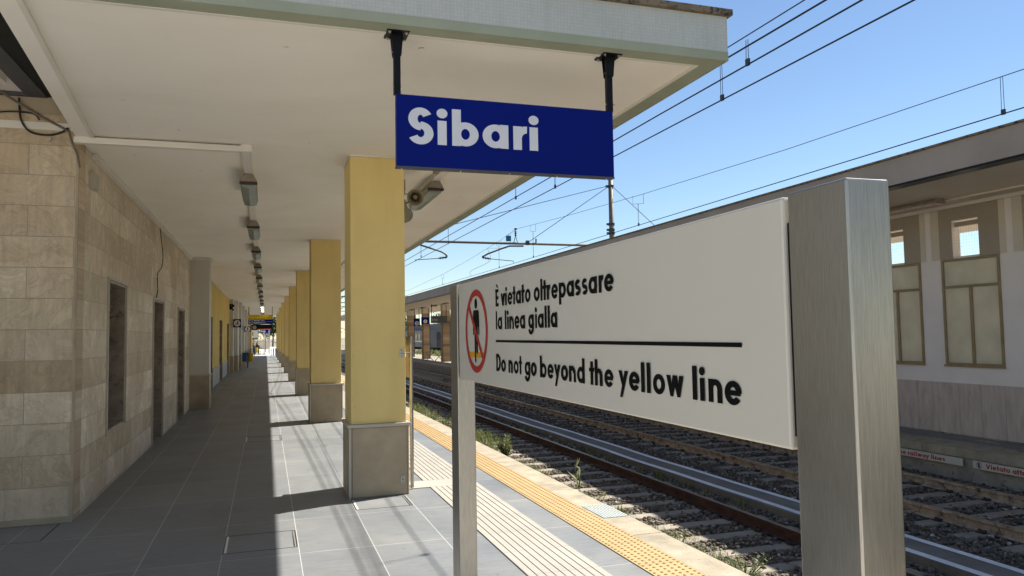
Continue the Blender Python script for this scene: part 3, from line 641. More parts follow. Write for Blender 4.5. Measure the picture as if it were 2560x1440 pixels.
# porch light, cables, trunking
t = thing('porch_light', (-2.3, 7.1, 4.1), 'small old white box light under the porch ceiling above the stone wall', 'light')
b = MB(); b.box(-2.47, -2.28, 7.55, 7.95, 4.125, 4.184, M_trim); b.build('housing', t, bevel=.006)
b = MB(); b.lathe((-2.39, 7.70, 4.126), (0, 0, -1), [(0, .03), (.008, .03), (.008, 0)], M_lampb, 12); b.build('rosette', t)
def cable(name, pts, r, mat, label, n=60, group='loose cables on the stone corner'):
    pts = [Vector(p) for p in pts]; out = []
    for i in range(len(pts)-1):
        p0 = pts[max(i-1, 0)]; p1 = pts[i]; p2 = pts[i+1]; p3 = pts[min(i+2, len(pts)-1)]
        for k in range(8):
            s = k/8; out.append(0.5*((2*p1)+(-p0+p2)*s+(2*p0-5*p1+4*p2-p3)*s*s+(-p0+3*p1-3*p2+p3)*s**3))
    out.append(pts[-1]); b = MB(); b.tube(out, r, mat, 6); return tag(b.build(name, smooth=True), label, 'cable', group)
yc = 8.405
cable('wall_cable', [(-2.45, 7.75, 4.12), (-2.34, 8.3, 4.09), (-2.12, yc, 3.96), (-1.93, yc, 3.86), (-1.87, yc, 3.82)], .012, M_gcable, 'thick grey cable running from the porch light down to the wall corner')
cable('wall_cable', [(-2.30, yc, 4.13), (-2.28, yc, 3.92), (-2.20, yc, 3.80), (-2.05, yc, 3.775), (-1.93, yc, 3.81), (-1.87, yc, 3.86)], .010, M_cable, 'black cable hanging in a loop through the wall ring')
cable('wall_cable', [(-3.2, yc, 3.96), (-2.6, yc, 3.965), (-2.35, yc, 3.99), (-2.18, yc, 3.98), (-2.12, yc, 3.92)], .008, M_cable, 'thin dark cable coming in along the wall from the left')
cable('wall_cable', [(-1.87, yc, 3.84), (-1.83, yc, 3.70), (-1.79, yc, 3.60), (-1.765, yc+.01, 3.47)], .011, M_gcable, 'short grey cable dropping over the stone corner below the canopy')
t = thing('cable_ring', (-2.04, 8.43, 3.73), 'small round cable ring fixed high on the stone end wall', 'cable ring')
b = MB(); b.lathe((-2.04, 8.429, 3.735), (0, -1, 0), [(0, .022), (.02, .022), (.02, 0)], M_basecap, 12); b.build('ring', t)
# white trunking
tk = thing('cable_trunking', (XW, 8.3, 3.7), 'white trunking along the top of the stone wall and out to the first lamp', 'trunking')
b = MB(); b.box(XW+.0, XW+0.055, 9.05, 20.2, 3.69, 3.757, M_trim); b.box(XW+.0, XW+0.05, 21.7, 41.8, 3.70, 3.757, M_trim); b.build('wall_duct', tk)
b = MB(); b.box(-1.79, -0.235, 8.26, 8.34, 3.685, 3.745, M_trim); b.build('cross_duct', tk)
b = MB(); b.box(-0.25, -0.145, 8.24, 8.36, 3.683, 3.759, M_trim); b.build('corner_box', tk)
b = MB(); b.box(-0.245, -0.155, 8.36, 76, 3.695, 3.759, M_trim); b.build('lamp_duct', tk)
t = thing('junction_box', (XW, 8.9, 3.4), 'small weathered metal junction box on the stone wall under the trunking', 'junction box')
b = MB(); b.box(XW+.0, XW+.055, 8.93, 9.13, 3.36, 3.53, M_basecap); b.build('box', t, bevel=.004)
cable('hanging_wire', [(XW+.02, 14.4, 3.70), (XW+.03, 14.5, 3.5), (XW+.03, 14.75, 3.25), (XW+.02, 14.65, 3.02), (XW+.02, 14.15, 2.86), (XW+.02, 14.2, 2.6), (XW+.02, 14.05, 2.45)], .007, M_cable, 'black wire dangling down the stone wall above the first doorway')
for (y0, z0, h, lb) in ((13.45, 2.54, .38, 'thin pale strip fixed upright on the stone wall left of the first doorway'), (18.2, 3.42, .2, 'short pale strip high on the stone wall above the second doorway'), (18.75, 3.38, .2, 'short pale strip high on the wall, right of the one above the second doorway')):
    t = thing('wall_strip', (XW, y0, z0), lb, 'cover strip', 'pale cover strips on the stone wall'); b = MB(); b.box(XW, XW+.02, y0, y0+.10, z0, z0+h, M_trim); b.build('strip', t)
t = thing('wall_speaker', (-1.5, 41.6, 3.2), 'small dark twin horn speaker on the pier edge beyond the yellow wall', 'speaker')
b = MB(); b.box(XW, -1.62, 41.6, 41.8, 3.22, 3.50, M_blackm); b.build('body', t, bevel=.01)
b = MB(); b.lathe((-1.64, 41.55, 3.42), (.3, -1, -.2), [(0, .03), (.12, .08)], M_blackm, 12); b.lathe((-1.64, 41.55, 3.22), (.3, -1, -.2), [(0, .02), (.1, .06)], M_blackm, 12); b.build('horns', t)

# ---------------------------------------------------------------- ceiling lamps
M_lit = None
def lit():
    m, nt, bs = newmat('lit_lamp_tube'); bs.inputs['Base Color'].default_value = (.8, .85, .8, 1); bs.inputs['Emission Color'].default_value = (1, 1, .93, 1); bs.inputs['Emission Strength'].default_value = 1.6; return m
def make_lamp(x, y, label, L=1.42, group='fluorescent lamps under the canopy', light=False, dm=None, zt=3.69):
    t = thing('ceiling_lamp', (x, y, zt), label, 'lamp', group)
    hw = .092; z1 = zt; z0 = zt-.135
    prof = [(-.055, z1), (.055, z1), (.09, z0+.07), (.098, z0+.045), (-.098, z0+.045), (-.09, z0+.07)]
    b = MB(); b.prism([(x+p, q) for p, q in prof], 'y', y, y+L, M_lampb); b.build('housing', t, bevel=.004)
    prof = [(-.090, z0+.0448), (.090, z0+.0448), (.080, z0-.004), (.0, z0-.020), (-.080, z0-.004)]
    b = MB(); b.prism([(x+p, q) for p, q in prof], 'y', y+.05, y+L-.02, dm or M_greenish); b.build('diffuser', t)
    b = MB(); b.box(x-.101, x+.101, y-.004, y+.03, z0+.012, z0+.0445, M_clip); b.build('end_rim', t)
    return t
l0 = make_lamp(-0.2, 9.42, 'grey fluorescent lamp nearest the camera in the row over the shaded walkway')
NL = ['second', 'third', 'fourth', 'fifth', 'sixth', 'seventh', 'eighth', 'ninth', 'tenth', 'eleventh', 'twelfth', 'thirteenth', 'fourteenth', 'fifteenth', 'sixteenth', 'seventeenth']
mlit = lit()
for k in range(1, 17):
    y = 3.8*k
    if k in (10, 11, 12):
        make_lamp(-0.2, 9.42+y, 'glowing white lamp, %s in the row over the walkway, far down the canopy' % NL[k-1], dm=mlit)
    else:
        c = copy_tree(l0, (0, y, 0)); c['label'] = 'unlit grey lamp over the shaded walkway, %s in its row from the camera' % NL[k-1]
l1 = make_lamp(2.04, 9.3, 'old lamp behind the loudspeaker, nearest of the row above the platform edge')
for k in range(1, 9):
    c = copy_tree(l1, (0, 3.8*2*k if k else 0, 0)); c['label'] = 'lamp on the trackside canopy row, %s from the camera, behind the pillars' % NL[k-1]
t = thing('trackside_trunking', (2.04, 5.4, 3.7), 'beige trunking along the canopy soffit carrying the trackside lamps', 'trunking')
b = MB(); b.box(1.985, 2.095, 6.4, 76, 3.692, 3.7598, M_trim); b.build('duct', t)
b = MB(); b.box(1.94, 1.984, 6.4, 9.0, 3.71, 3.7598, M_lampb); b.build('side_rail', t)

# loudspeakers on the first pillar
t = thing('horn_loudspeaker', (1.5, 8.9, 3.4), 'round olive beige horn loudspeaker facing the camera beside the nearest yellow pillar', 'loudspeaker', 'horn loudspeakers on the nearest pillar')
ax = Vector((-.12, -1, -.22)).normalized(); c = Vector((1.705, 8.92, 3.40))
b = MB(); b.lathe(c, ax, [(-.30, .035), (-.22, .04), (-.10, .055), (-.03, .080), (.0, .098), (.004, .100), (.002, .094), (-.03, .074), (-.10, .048), (-.14, .04)], M_horn, 28); b.build('horn', t, smooth=True)
b = MB(); b.lathe(c, ax, [(-.13, .045), (-.13, .0)], M_blackm, 20); b.build('throat', t)
b = MB(); b.lathe(c, ax, [(-.14, .030), (-.05, .030), (-.03, .022), (-.025, 0)], M_horn, 20); b.build('centre_cone', t, smooth=True)
b = MB(); b.tube([(1.487, 9.02, 3.33), (1.60, 9.02, 3.335), (1.69, 9.05, 3.38)], .012, M_horn, 8); b.tube([(1.487, 9.02, 3.46), (1.62, 9.03, 3.455), (1.69, 9.06, 3.42)], .006, M_horn, 8); b.build('bracket', t)
t = thing('horn_loudspeaker', (1.5, 8.9, 3.2), 'second horn loudspeaker partly hidden behind the pillar, below the round one', 'loudspeaker', 'horn loudspeakers on the nearest pillar')
b = MB(); b.lathe((1.58, 9.10, 3.29), (.25, .9, -.3), [(-.22, .02), (-.18, .05), (.0, .062), (.12, .085), (.18, .11), (.181, .105), (.1, .06)], M_horn, 24); b.build('horn', t, smooth=True)
b = MB(); b.tube([(1.487, 8.92, 3.27), (1.575, 8.92, 3.28)], .014, M_horn, 8); b.build('bracket', t)
t = thing('wall_box', (1.487, 9.0, 3.5), 'small rounded beige box on the side of the nearest yellow pillar above the loudspeakers', 'box')
b = MB(); b.prism([(8.86, 3.60), (9.0, 3.60), (9.0, 3.43), (8.93, 3.41), (8.86, 3.47)], 'x', 1.4855, 1.575, M_horn); b.build('box', t, bevel=.01)

# steel post fixed beside the nearest pillar
t = thing('steel_post', (1.592, 8.68, 0), 'slim round stainless post fixed by two brackets beside the nearest yellow pillar', 'post')
b = MB(); b.tube([(1.592, 8.68, 0.02), (1.592, 8.68, 1.735)], .021, M_steel, 20); b.build('pole', t, smooth=False)
for z in (0.17, 1.55):
    b = MB(); yp = 8.417 if z < .75 else 8.437
    b.box(1.415, 1.465, yp-.006, yp, z-.045, z+.045, M_steel); p = b.build('bracket', t, bevel=.003)
    b = MB(); b.tube([(1.44, yp-.006, z), (1.44, yp-.03, z), (1.575, 8.66, z-.002)], .006, M_steel, 8); b.build('arm', p)
    b = MB()
    for dz in (-.03, .03): b.lathe((1.44, yp-.006, z+dz), (0, -1, 0), [(0, .005), (.003, .005), (.003, 0)], M_blackm, 8)
    b.build('screws', p)
b = MB(); b.box(1.575, 1.58, 8.72, 8.92, 1.26, 1.735, M_bronze); b.build('side_panel', t)

# ================================================================ BLUE STATION SIGN
SY = 4.90
t = thing('station_name_sign', (1.6, SY, 2.87), 'blue station name sign with white lettering hung from the canopy end', 'station sign')
b = MB(); b.box(0.815, 2.384, SY, SY+0.055, 2.862, 3.342, M_blue); b.build('panel', t, bevel=.004)
b = MB(); b.box(0.812, 2.387, SY+.002, SY+.057, 2.850, 2.8618, M_grey); b.build('bottom_rail', t)
b = MB()
for x in (.85, 1.25, 1.6, 1.95, 2.33): b.lathe((x, SY+.02, 2.85), (0, 0, -1), [(0, .005), (.005, .004), (.005, 0)], M_bolt, 8)
b.build('screws', t)
lettering('lettering', t, 'Sibari', (0.893, SY, 3.016), (1, 0, 0), (0, 0, 1), 0.910, 0.235, M_white, G=GHEAVY, track=0.085, nrm=(0, -1, 0), step=0.0007)
for xc in (0.825, 2.372):
    b = MB(); b.box(xc-.0225, xc+.0225, SY+.012, SY+.052, 3.3425, 3.745, M_blackm); h = b.build('hanger', t, bevel=.003)
    b = MB(); b.prism([(xc-.04, 3.745), (xc+.04, 3.745), (xc+.026, 3.60), (xc-.026, 3.60)], 'y', SY+.003, SY+.0118, M_blackm); b.prism([(xc-.04, 3.745), (xc+.04, 3.745), (xc+.026, 3.60), (xc-.026, 3.60)], 'y', SY+.0522, SY+.061, M_blackm); b.build('gusset', h)
    b = MB(); b.box(xc-.075, xc+.075, SY-.06, SY+.11, 3.7452, 3.7575, M_blackm); b.build('ceiling_plate', h, bevel=.003)
    b = MB()
    for dx in (-.055, .055):
        for dy in (-.035, .085): b.lathe((xc+dx, SY+dy, 3.745), (0, 0, -1), [(0, .011), (.007, .011), (.007, .005), (.014, .005), (.014, 0)], M_bolt, 8)
    for z in (3.63, 3.40): b.tube([(xc-.03, SY+.03, z), (xc+.045, SY+.03, z)], .004, M_bolt, 6); b.lathe((xc+.023, SY+.03, z), (1, 0, 0), [(0, .009), (.007, .009), (.007, 0)], M_bolt, 8)
    b.build('bolts', h)

# ================================================================ WHITE WARNING SIGN ON STEEL POSTS
XS = 1.0
t = thing('warning_sign', (XS, 2.6, 0), 'long off-white warning sign about the yellow line on two brushed steel posts', 'sign')
b = MB(); b.box(XS, XS+0.062, 1.285, 4.015, 1.508, 2.019, M_signw); b.build('panel', t, bevel=.006)
b = MB(); b.box(XS+.010, XS+.05, 1.2692, 1.2848, 1.535, 1.965, M_blackm); b.build('gasket', t); b = MB(); b.box(XS+.010, XS+.05, 4.0152, 4.0558, 1.535, 1.965, M_blackm); b.build('gasket', t)
for (y0, y1) in ((1.105, 1.269), (4.056, 4.215)):
    b = MB(); b.box(XS-.0, XS+.098, y0, y1, 0.0, 2.023, M_steel); b.build('post', t, bevel=.004)
du, dv, nn = (0, -1, 0), (0, 0, 1), (-1, 0, 0)
lettering('lettering', t, '\u00c8 vietato oltrepassare', (XS, 3.315, 1.873), du, dv, 3.315-2.074, 0.078, M_black, nrm=nn)
lettering('lettering', t, 'la linea gialla', (XS, 3.315, 1.769), du, dv, 3.315-2.546, 0.078, M_black, nrm=nn)
lettering('lettering', t, 'Do not go beyond the yellow line', (XS, 3.318, 1.581), du, dv, 3.318-1.443, 0.078, M_black, nrm=nn)
flatpolys('divider_line', t, [[(1.437, 1.711), (3.318, 1.711), (3.318, 1.7215), (1.437, 1.7215)]], lambda y, z, s: (XS-.0015, y, z), M_black)
cyr, czr = 3.658, 1.7645
P = lambda d: (lambda u, v, s: (XS-d-s, cyr-u, czr+v))
flatpolys('no_crossing_symbol', t, ring(0, 0, .207, .207, .0315, .0315, n=64), P(.0024), M_red)
fig = disc(0, .137, .026, .0265)+[[(-.055, .090), (-.045, .105), (.045, .105), (.055, .090), (.058, .02), (.03, .02), (.03, -.02), (-.03, -.02), (-.03, .02), (-.058, .02)]]
fig += [[(-.058, .05), (-.040, .05), (-.040, -.015), (-.050, -.022), (-.058, -.015)], [(.040, .05), (.058, .05), (.060, -.015), (.050, -.022), (.042, -.015)]]
fig += [[(-.030, -.01), (-.002, -.01), (-.004, -.150), (-.016, -.160), (-.028, -.150)], [(.002, -.01), (.030, -.01), (.028, -.105), (.016, -.115), (.004, -.105)]]
flatpolys('pedestrian_figure', t, fig, P(.0014), M_black, .00008)
flatpolys('yellow_line_mark', t, [[(-.150, -.132), (.145, -.132), (.16, -.104), (-.16, -.104)]], P(.0008), M_amber)
flatpolys('red_slash', t, [[(-.148, .118), (-.126, .140), (.135, -.128), (.120, -.150)]], P(.0021), M_red)

# ================================================================ TRACKS
def make_track(xl, name_label, m1, m2, sl_y0=3.6, n=74):
    xr = xl+1.505; t = thing('railway_track', ((xl+xr)/2, 4, -0.65), name_label, 'railway track', 'tracks between the platforms')
    for x, mm in ((xl, m1), (xr, m2)):
        prof = [(-.07, -.635), (.07, -.635), (.07, -.622), (.012, -.605), (.010, -.545), (.035, -.532), (.035, -.507), (.028, -.502), (-.028, -.502), (-.035, -.507), (-.035, -.532), (-.010, -.545), (-.012, -.605), (-.07, -.622)]
        b = MB(); b.prism([(x+p, q) for p, q in prof], 'y', -12, 400, mm); r = b.build('rail', t)
        b = MB(); b.box(x-.027, x+.027, -12, 400, -.5018, -.4995, M_railtop); b.build('rail_head', r)
    b = MB(); cx = (xl+xr)/2
    b.prism([(-.13, -.70), (.13, -.70), (.095, -.636), (-.095, -.636)], 'x', cx-1.2, cx+1.2, M_sleeper)
    s0 = b.build('sleeper', t, bevel=.01); me = s0.data; s0.location.y += sl_y0
    for k in range(1, n):
        c = s0.copy(); col.objects.link(c); c.location.y = s0.location.y+.6*k; c.location.z += random.uniform(-.006, .006)
    b = MB()
    for k in range(60): y = sl_y0+.6*n+.6*k; b.box(cx-1.2, cx+1.2, y-.12, y+.12, -.69, -.64, M_sleeper)
    tag(b.build('distant_sleepers', t), kind='stuff')
    b = MB()
    for k in range(60):
        y = sl_y0+.6*k
        for x in (xl, xr):
            for s in (-1, 1):
                b.box(x+s*.075, x+s*.125, y-.055, y+.055, -.634, -.618, M_clip)
                b.tube([(x+s*.06, y-.04, -.612), (x+s*.10, y-.045, -.600), (x+s*.135, y-.01, -.607), (x+s*.10, y+.03, -.598), (x+s*.06, y+.035, -.61)], .009, M_clip, 5)
    tag(b.build('rail_clips', t), kind='stuff')
    return t
make_track(4.135, 'railway track nearest the platform, its far rail dark red with rust', M_rust2, M_rust2)
make_track(7.95, 'second railway track with pale dusty rail webs, beside the far platform', M_rust, M_rust, 3.8)
# cable trough walkway with two painted lines
tw = MB(); y = -6
while y < 110: tw.box(6.27, 6.80, y+.004, y+.996, -.66, -.555+random.uniform(-.003, .003), M_wpath); y += 1.0
tag(tw.build('trackside_walkway'), kind='structure')
b = MB(); y = -6.0; wob = lambda y: .018*math.sin(y*.9)+.012*math.sin(y*2.3+1)
while y < 110:
    ws = .5 if y < 40 else 5
    for x0, x1 in ((6.28, 6.385), (6.69, 6.79)):
        a, c = wob(y), wob(y+ws); b.add([(x0+a, y, -.549), (x1+a, y, -.549), (x1+c, y+ws, -.549), (x0+c, y+ws, -.549)], [(0, 1, 2, 3)], M_line)
    y += ws
tag(b.build('painted_lines'), kind='structure')

# ballast stones
ico = []; ph = (1+5**.5)/2
for a_ in (-1, 1):
    for b_ in (-ph, ph): ico += [(0, a_, b_), (a_, b_, 0), (b_, 0, a_)]
ico = np.array(ico)/np.linalg.norm(ico[0])
from itertools import combinations
def hull_faces(P):
    fs = []
    L = min(np.linalg.norm(P[i]-P[j]) for i, j in combinations(range(12), 2))*1.1
    for i, j, k in combinations(range(12), 3):
        if np.linalg.norm(P[i]-P[j]) < L and np.linalg.norm(P[j]-P[k]) < L and np.linalg.norm(P[i]-P[k]) < L:
            nrm = np.cross(P[j]-P[i], P[k]-P[i]); fs.append((i, j, k) if nrm@P[i] > 0 else (i, k, j))
    return np.array(fs)
icf = hull_faces(ico)
def stones(regions):
    Vs, Fs, Ts = [], [], []; o = 0
    for (x0, x1, y0, y1, dens, smin, smax) in regions:
        N = int((x1-x0)*(y1-y0)*dens); c = np.stack([rng.uniform(x0, x1, N), rng.uniform(y0, y1, N), np.zeros(N)], 1)
        keep = ~((c[:, 0] > 6.24) & (c[:, 0] < 6.83))
        for xr in (4.135, 5.64, 7.95, 9.455): keep &= np.abs(c[:, 0]-xr) > .085
        for xs in (4.8875, 8.7025):   # sleepers stand clear of the stones
            y0s = 3.6 if xs < 6 else 3.8; dy = np.abs(((c[:, 1]-y0s+.3) % .6)-.3)
            on = (np.abs(c[:, 0]-xs) < 1.22) & (dy < .125); keep &= ~(on & (rng.random(N) > .03))
        c = c[keep]; N = len(c); s = rng.uniform(smin, smax, N)
        c[:, 2] = -.655+rng.uniform(0, .022, N)
        ang = rng.uniform(0, 2*np.pi, N); sc3 = s[:, None]*rng.uniform(.6, 1.2, (N, 3)); sc3[:, 2] *= .8
        P = ico[None]*(1+rng.uniform(-.28, .28, (N, 12, 1)))*sc3[:, None]
        ca, sa = np.cos(ang)[:, None], np.sin(ang)[:, None]; x = P[..., 0]*ca-P[..., 1]*sa; y = P[..., 0]*sa+P[..., 1]*ca
        V = np.stack([x+c[:, 0:1], y+c[:, 1:2], P[..., 2]+c[:, 2:3]], -1).reshape(-1, 3)
        F = (icf[None]+12*np.arange(N)[:, None, None]).reshape(-1, 3)+o; o += len(V)
        Vs.append(V); Fs.append(F); Ts.append(np.repeat(np.clip(rng.normal(.42, .22, N), 0, 1), 12))
    return np.concatenate(Vs), np.concatenate(Fs), np.concatenate(Ts)
V, F, T = stones([(3.32, 10.3, 4.2, 12, 470, .015, .035), (3.32, 10.3, 12, 22, 240, .022, .040), (3.32, 10.3, 22, 40, 60, .035, .06), (6.8, 10.3, 1.5, 4.2, 300, .02, .042)])
tag(raw_mesh('ballast_stones', V, F, M_stone, T), kind='stuff')

# weeds along the platform edge
def blades(cx, cy, cz, n, h, spread, lean=.35, wdt=.006):
    Vs, Fs, Ts = [], [], []
    for i in range(n):
        a = random.uniform(0, 6.283); r = random.random()**.6*spread; x, y = cx+r*math.cos(a), cy+r*math.sin(a)*1.4
        hh = h*random.uniform(.35, 1.1); l = random.uniform(.1, lean)*hh*1.6; b2 = random.uniform(0, 6.283); dx, dy = math.cos(b2), math.sin(b2); w2 = wdt*random.uniform(.6, 1.5)
        o = len(Vs); px_, py_ = -dy*w2, dx*w2; tn = random.random()
        Vs += [(x-px_, y-py_, cz), (x+px_, y+py_, cz), (x+dx*l*.35+px_*.8, y+dy*l*.35+py_*.8, cz+hh*.6), (x+dx*l*.35-px_*.8, y+dy*l*.35-py_*.8, cz+hh*.6), (x+dx*l, y+dy*l, cz+hh), (x+dx*l+px_*.2, y+dy*l+py_*.2, cz+hh*.98)]
        Fs += [(o, o+1, o+2, o+3), (o+3, o+2, o+5, o+4)]; Ts += [tn]*6
    return Vs, Fs, Ts
VV, FF, TT = [], [], []
def addb(v, f, t_):
    o = len(VV); VV.extend(v); FF.extend([tuple(o+i for i in q) for q in f]); TT.extend(t_)
y = 4.6
while y < 17:
    x = random.uniform(3.40, 4.05) if random.random() < .5 else random.uniform(3.9, 4.6)
    if random.random() < .38: addb(*blades(x, y, -.66, random.randint(15, 50), random.uniform(.06, .18), random.uniform(.06, .14)))
    y += random.uniform(.12, .45)
for (x, y, n, h) in ((4.40, 12.3, 260, .35), (4.35, 11.8, 260, .32), (4.2, 11.2, 200, .25), (4.38, 10.0, 260, .25), (4.3, 9.2, 300, .30), (4.3, 8.8, 260, .25), (4.35, 8.2, 300, .30), (4.4, 7.7, 300, .33), (4.45, 7.1, 240, .3), (4.3, 6.5, 300, .38), (4.35, 6.1, 260, .30), (4.5, 16.2, 200, .3), (4.4, 15.0, 200, .3)):
    addb(*blades(x-.16, y, -.66, int(n*.8), h*.55, .24, wdt=.004, lean=.6))
for k in range(40): addb(*blades(random.uniform(3.7, 4.8), random.uniform(15, 26), -.66, 60, .28, .2))
for k in range(260): addb(*blades(random.uniform(3.35, 4.75), random.uniform(4.8, 15), -.66, random.randint(4, 14), random.uniform(.03, .10), .10, lean=1.2, wdt=.003))
for k in range(14): addb(*blades(random.uniform(5.9, 6.2), random.uniform(7, 20), -.66, 22, .14, .08))
tag(raw_mesh('trackside_weeds', VV, FF, M_weed, TT), kind='stuff')
def plant(name, label, cx, cy, cz, h, stems, leafn, ll, spread):
    t = thing(name, (cx, cy, cz), label, 'plant'); Vs, Fs, Ts = [], [], []; sb_ = MB()
    for s in range(stems):
        a = random.uniform(0, 6.283); top = (cx+spread*math.cos(a)*random.uniform(.3, 1), cy+spread*math.sin(a)*random.uniform(.3, 1), cz+h*random.uniform(.6, 1))
        mid = ((cx*.6+top[0]*.4), (cy*.6+top[1]*.4), cz+(top[2]-cz)*.55)
        sb_.tube([(cx+random.uniform(-.03, .03), cy, cz), mid, top], .005, M_weed, 5, r1=.002)
        for i in range(leafn):
            u = random.uniform(.15, 1); p = Vector((cx, cy, cz)).lerp(Vector(mid), min(1, u*2)) if u < .5 else Vector(mid).lerp(Vector(top), u*2-1)
            d = Vector((random.uniform(-1, 1), random.uniform(-1, 1), random.uniform(.0, .9))).normalized()*ll*random.uniform(.5, 1.1); q = d.cross(Vector((0, 0, 1))).normalized()*ll*.07
            o = len(Vs); Vs += [p, p+d*.5+q, p+d, p+d*.5-q]; Fs.append((o, o+1, o+2, o+3)); Ts += [random.random()]*4
    raw_mesh('foliage', [tuple(v) for v in Vs], Fs, M_weed, Ts, t); sb_.build('stems', t); return t
plant('feathery_weed', 'tall feathery green weed growing by the near rail, behind the left sign post', 4.22, 13.5, -.66, .56, 9, 130, .11, .22)
plant('reed_shoot', 'single reed-like shoot with long pointed leaves beside the near track', 4.40, 10.5, -.66, .44, 2, 9, .24, .06)
plant('dry_weed', 'bushy dry weed with thin seed stems at the foot of the platform, lower right', 4.30, 6.25, -.66, .32, 22, 22, .06, .30)

# ================================================================ ISLAND PLATFORM CANOPY + BUILDING
ic = thing('island_canopy', (12.2, 0, 3.87), 'taupe edged canopy over the far platform across the tracks', 'canopy')
b = MB(); b.box(9.28, 15.3, -12, 110, 3.90, 4.20, M_fsoff); b.build('soffit', ic)
b = MB(); b.box(9.05, 9.2798, -12, 110, 3.905, 4.30, M_gfascia); b.build('fascia', ic)
b = MB(); b.box(9.06, 9.2798, -12, 110, 3.875, 3.9048, M_blackm); b.build('drip_groove', ic)
b = MB(); b.box(9.015, 9.35, -12, 110, 4.302, 4.33, M_coping); b.box(9.351, 15.4, -12, 110, 4.2002, 4.25, M_roof); b.build('roof_edge', ic)
b = MB(); b.box(11.52, 11.60, -12, 30, 3.84, 3.8998, M_trim); b.build('wall_cornice', ic)
b = MB(); b.tube([(11.0, -5, 3.885), (11.0, 40, 3.885)], .018, M_trim, 8); b.build('conduit', ic)
ib = thing('island_building', (11.6, 8, -.17), 'white building on the far platform with bronze framed frosted windows', 'building')
win = []; wy = [(9.42+k*1.60, 10.56+k*1.60) for k in range(-5, 9)]
wh = [(a, c, 1.06, 2.94) for a, c in wy]; hh = [(a+.36, a+.895, 2.975, 3.62) for a, c in wy]
b = MB(); grid_wall(b, -2, 27, -.17, 3.898, 11.6, 11.78, wh+hh, M_fwall); b.build('wall', ib)
b = MB(); grid_wall(b, -2, 27, 2.945, 3.86, 11.592, 11.5995, [(h[0]-.001, h[1]+.001, h[2]-.001, h[3]+.001) for h in hh]+[(a-1.02+.02+.0, a-.27, 2.9449, 3.86) for a, c in wy][:0], M_fwall)
b2 = MB()
for (a, c), h in zip(wy, hh):
    b2 = MB()
    b2.box(11.585, 11.5995, a-.02, h[0], 2.945, 3.84, M_ftaupe); b2.box(11.585, 11.5995, h[1], c+.02, 2.945, 3.84, M_ftaupe); b2.box(11.585, 11.5995, h[0], h[1], h[3], 3.84, M_ftaupe)
    b2.box(11.588, 11.5995, a-.13, a-.0202, 2.945, 3.84, M_fsoff)
    b2.box(11.588, 11.5995, c+.0202, c+.20, 2.945, 3.84, M_fsoff)
    b2.build('window_surround', ib)
b = MB(); y = -2.0
while y < 27: b.box(11.575, 11.5995, y+.003, y+.437, -.14, .75, M_fstone); y += .44
b.build('wainscot', ib)
b = MB(); b.box(11.57, 11.5995, -2, 27, -.17, -.141, M_conc); b.build('plinth', ib)
for (a, c), h in zip(wy, hh):
    z0, z1 = 1.06, 2.94; e = .045; b = MB()
    X0, X1 = 11.575, 11.64
    b.box(X0, X1, a, a+e, z0, z1, M_bronze); b.box(X0, X1, c-e, c, z0, z1, M_bronze); b.box(X0, X1, a+e, c-e, z0, z0+e, M_bronze); b.box(X0, X1, a+e, c-e, z1-e, z1, M_bronze)
    zm = 2.42; b.box(X0+.003, X1-.003, a+e, c-e, zm, zm+e, M_bronze); ym = (a+c)/2; b.box(X0+.003, X1-.003, ym-.028, ym+.028, z0+e, zm, M_bronze)
    b.box(X0-.02, X0-.0002, a-.02, c+.02, z0-.02, z0+.012, M_bronze)
    w_ = b.build('window', ib, bevel=.003)
    b = MB(); b.box(11.60, 11.608, a+e, c-e, zm+e, z1-e, M_glass); b.box(11.60, 11.608, a+e, ym-.028, z0+e, zm, M_glass); b.box(11.60, 11.608, ym+.028, c-e, z0+e, zm, M_glass); b.build('pane', w_)
    b = MB(); b.box(11.66, 11.70, h[0], h[1], h[3]-.11, h[3]-.03, M_ftaupe)
    for k in range(1, 10): y = h[0]+(h[1]-h[0])*k/10; b.box(11.68, 11.6812, y, y+.0012, h[2], h[3], M_grey)
    for k in range(1, 11): z = h[2]+(h[3]-h[2])*k/11; b.box(11.6815, 11.6825, h[0], h[1], z, z+.0012, M_grey)
    b.build('vent_opening_mesh', w_)
# lamps under the island canopy
def ilamp(y, label):
    t = thing('island_lamp', (10.75, y, 3.86), label, 'lamp', 'lamps under the island canopy')
    b = MB(); b.prism([(10.69, 3.90), (10.81, 3.90), (10.86, 3.84), (10.86, 3.815), (10.64, 3.815), (10.64, 3.84)], 'y', y, y+1.35, M_lampb); b.build('housing', t, bevel=.004)
    b = MB(); b.prism([(10.655, 3.8148), (10.845, 3.8148), (10.82, 3.79), (10.68, 3.79)], 'y', y+.04, y+1.31, M_fstone); b.build('diffuser', t); return t
i0 = ilamp(9.75, 'grimy lamp under the far canopy above the windows, right of the big steel post')
for k, yy in enumerate((45.5, 49.8, 53.6, 57.6, 62.4, 66.2)):
    c = copy_tree(i0, (.9, yy-9.75, 0)); c['label'] = 'distant lamp under the far canopy, %s of those left of the white sign' % ['nearest', 'second', 'third', 'fourth', 'fifth', 'farthest'][k]
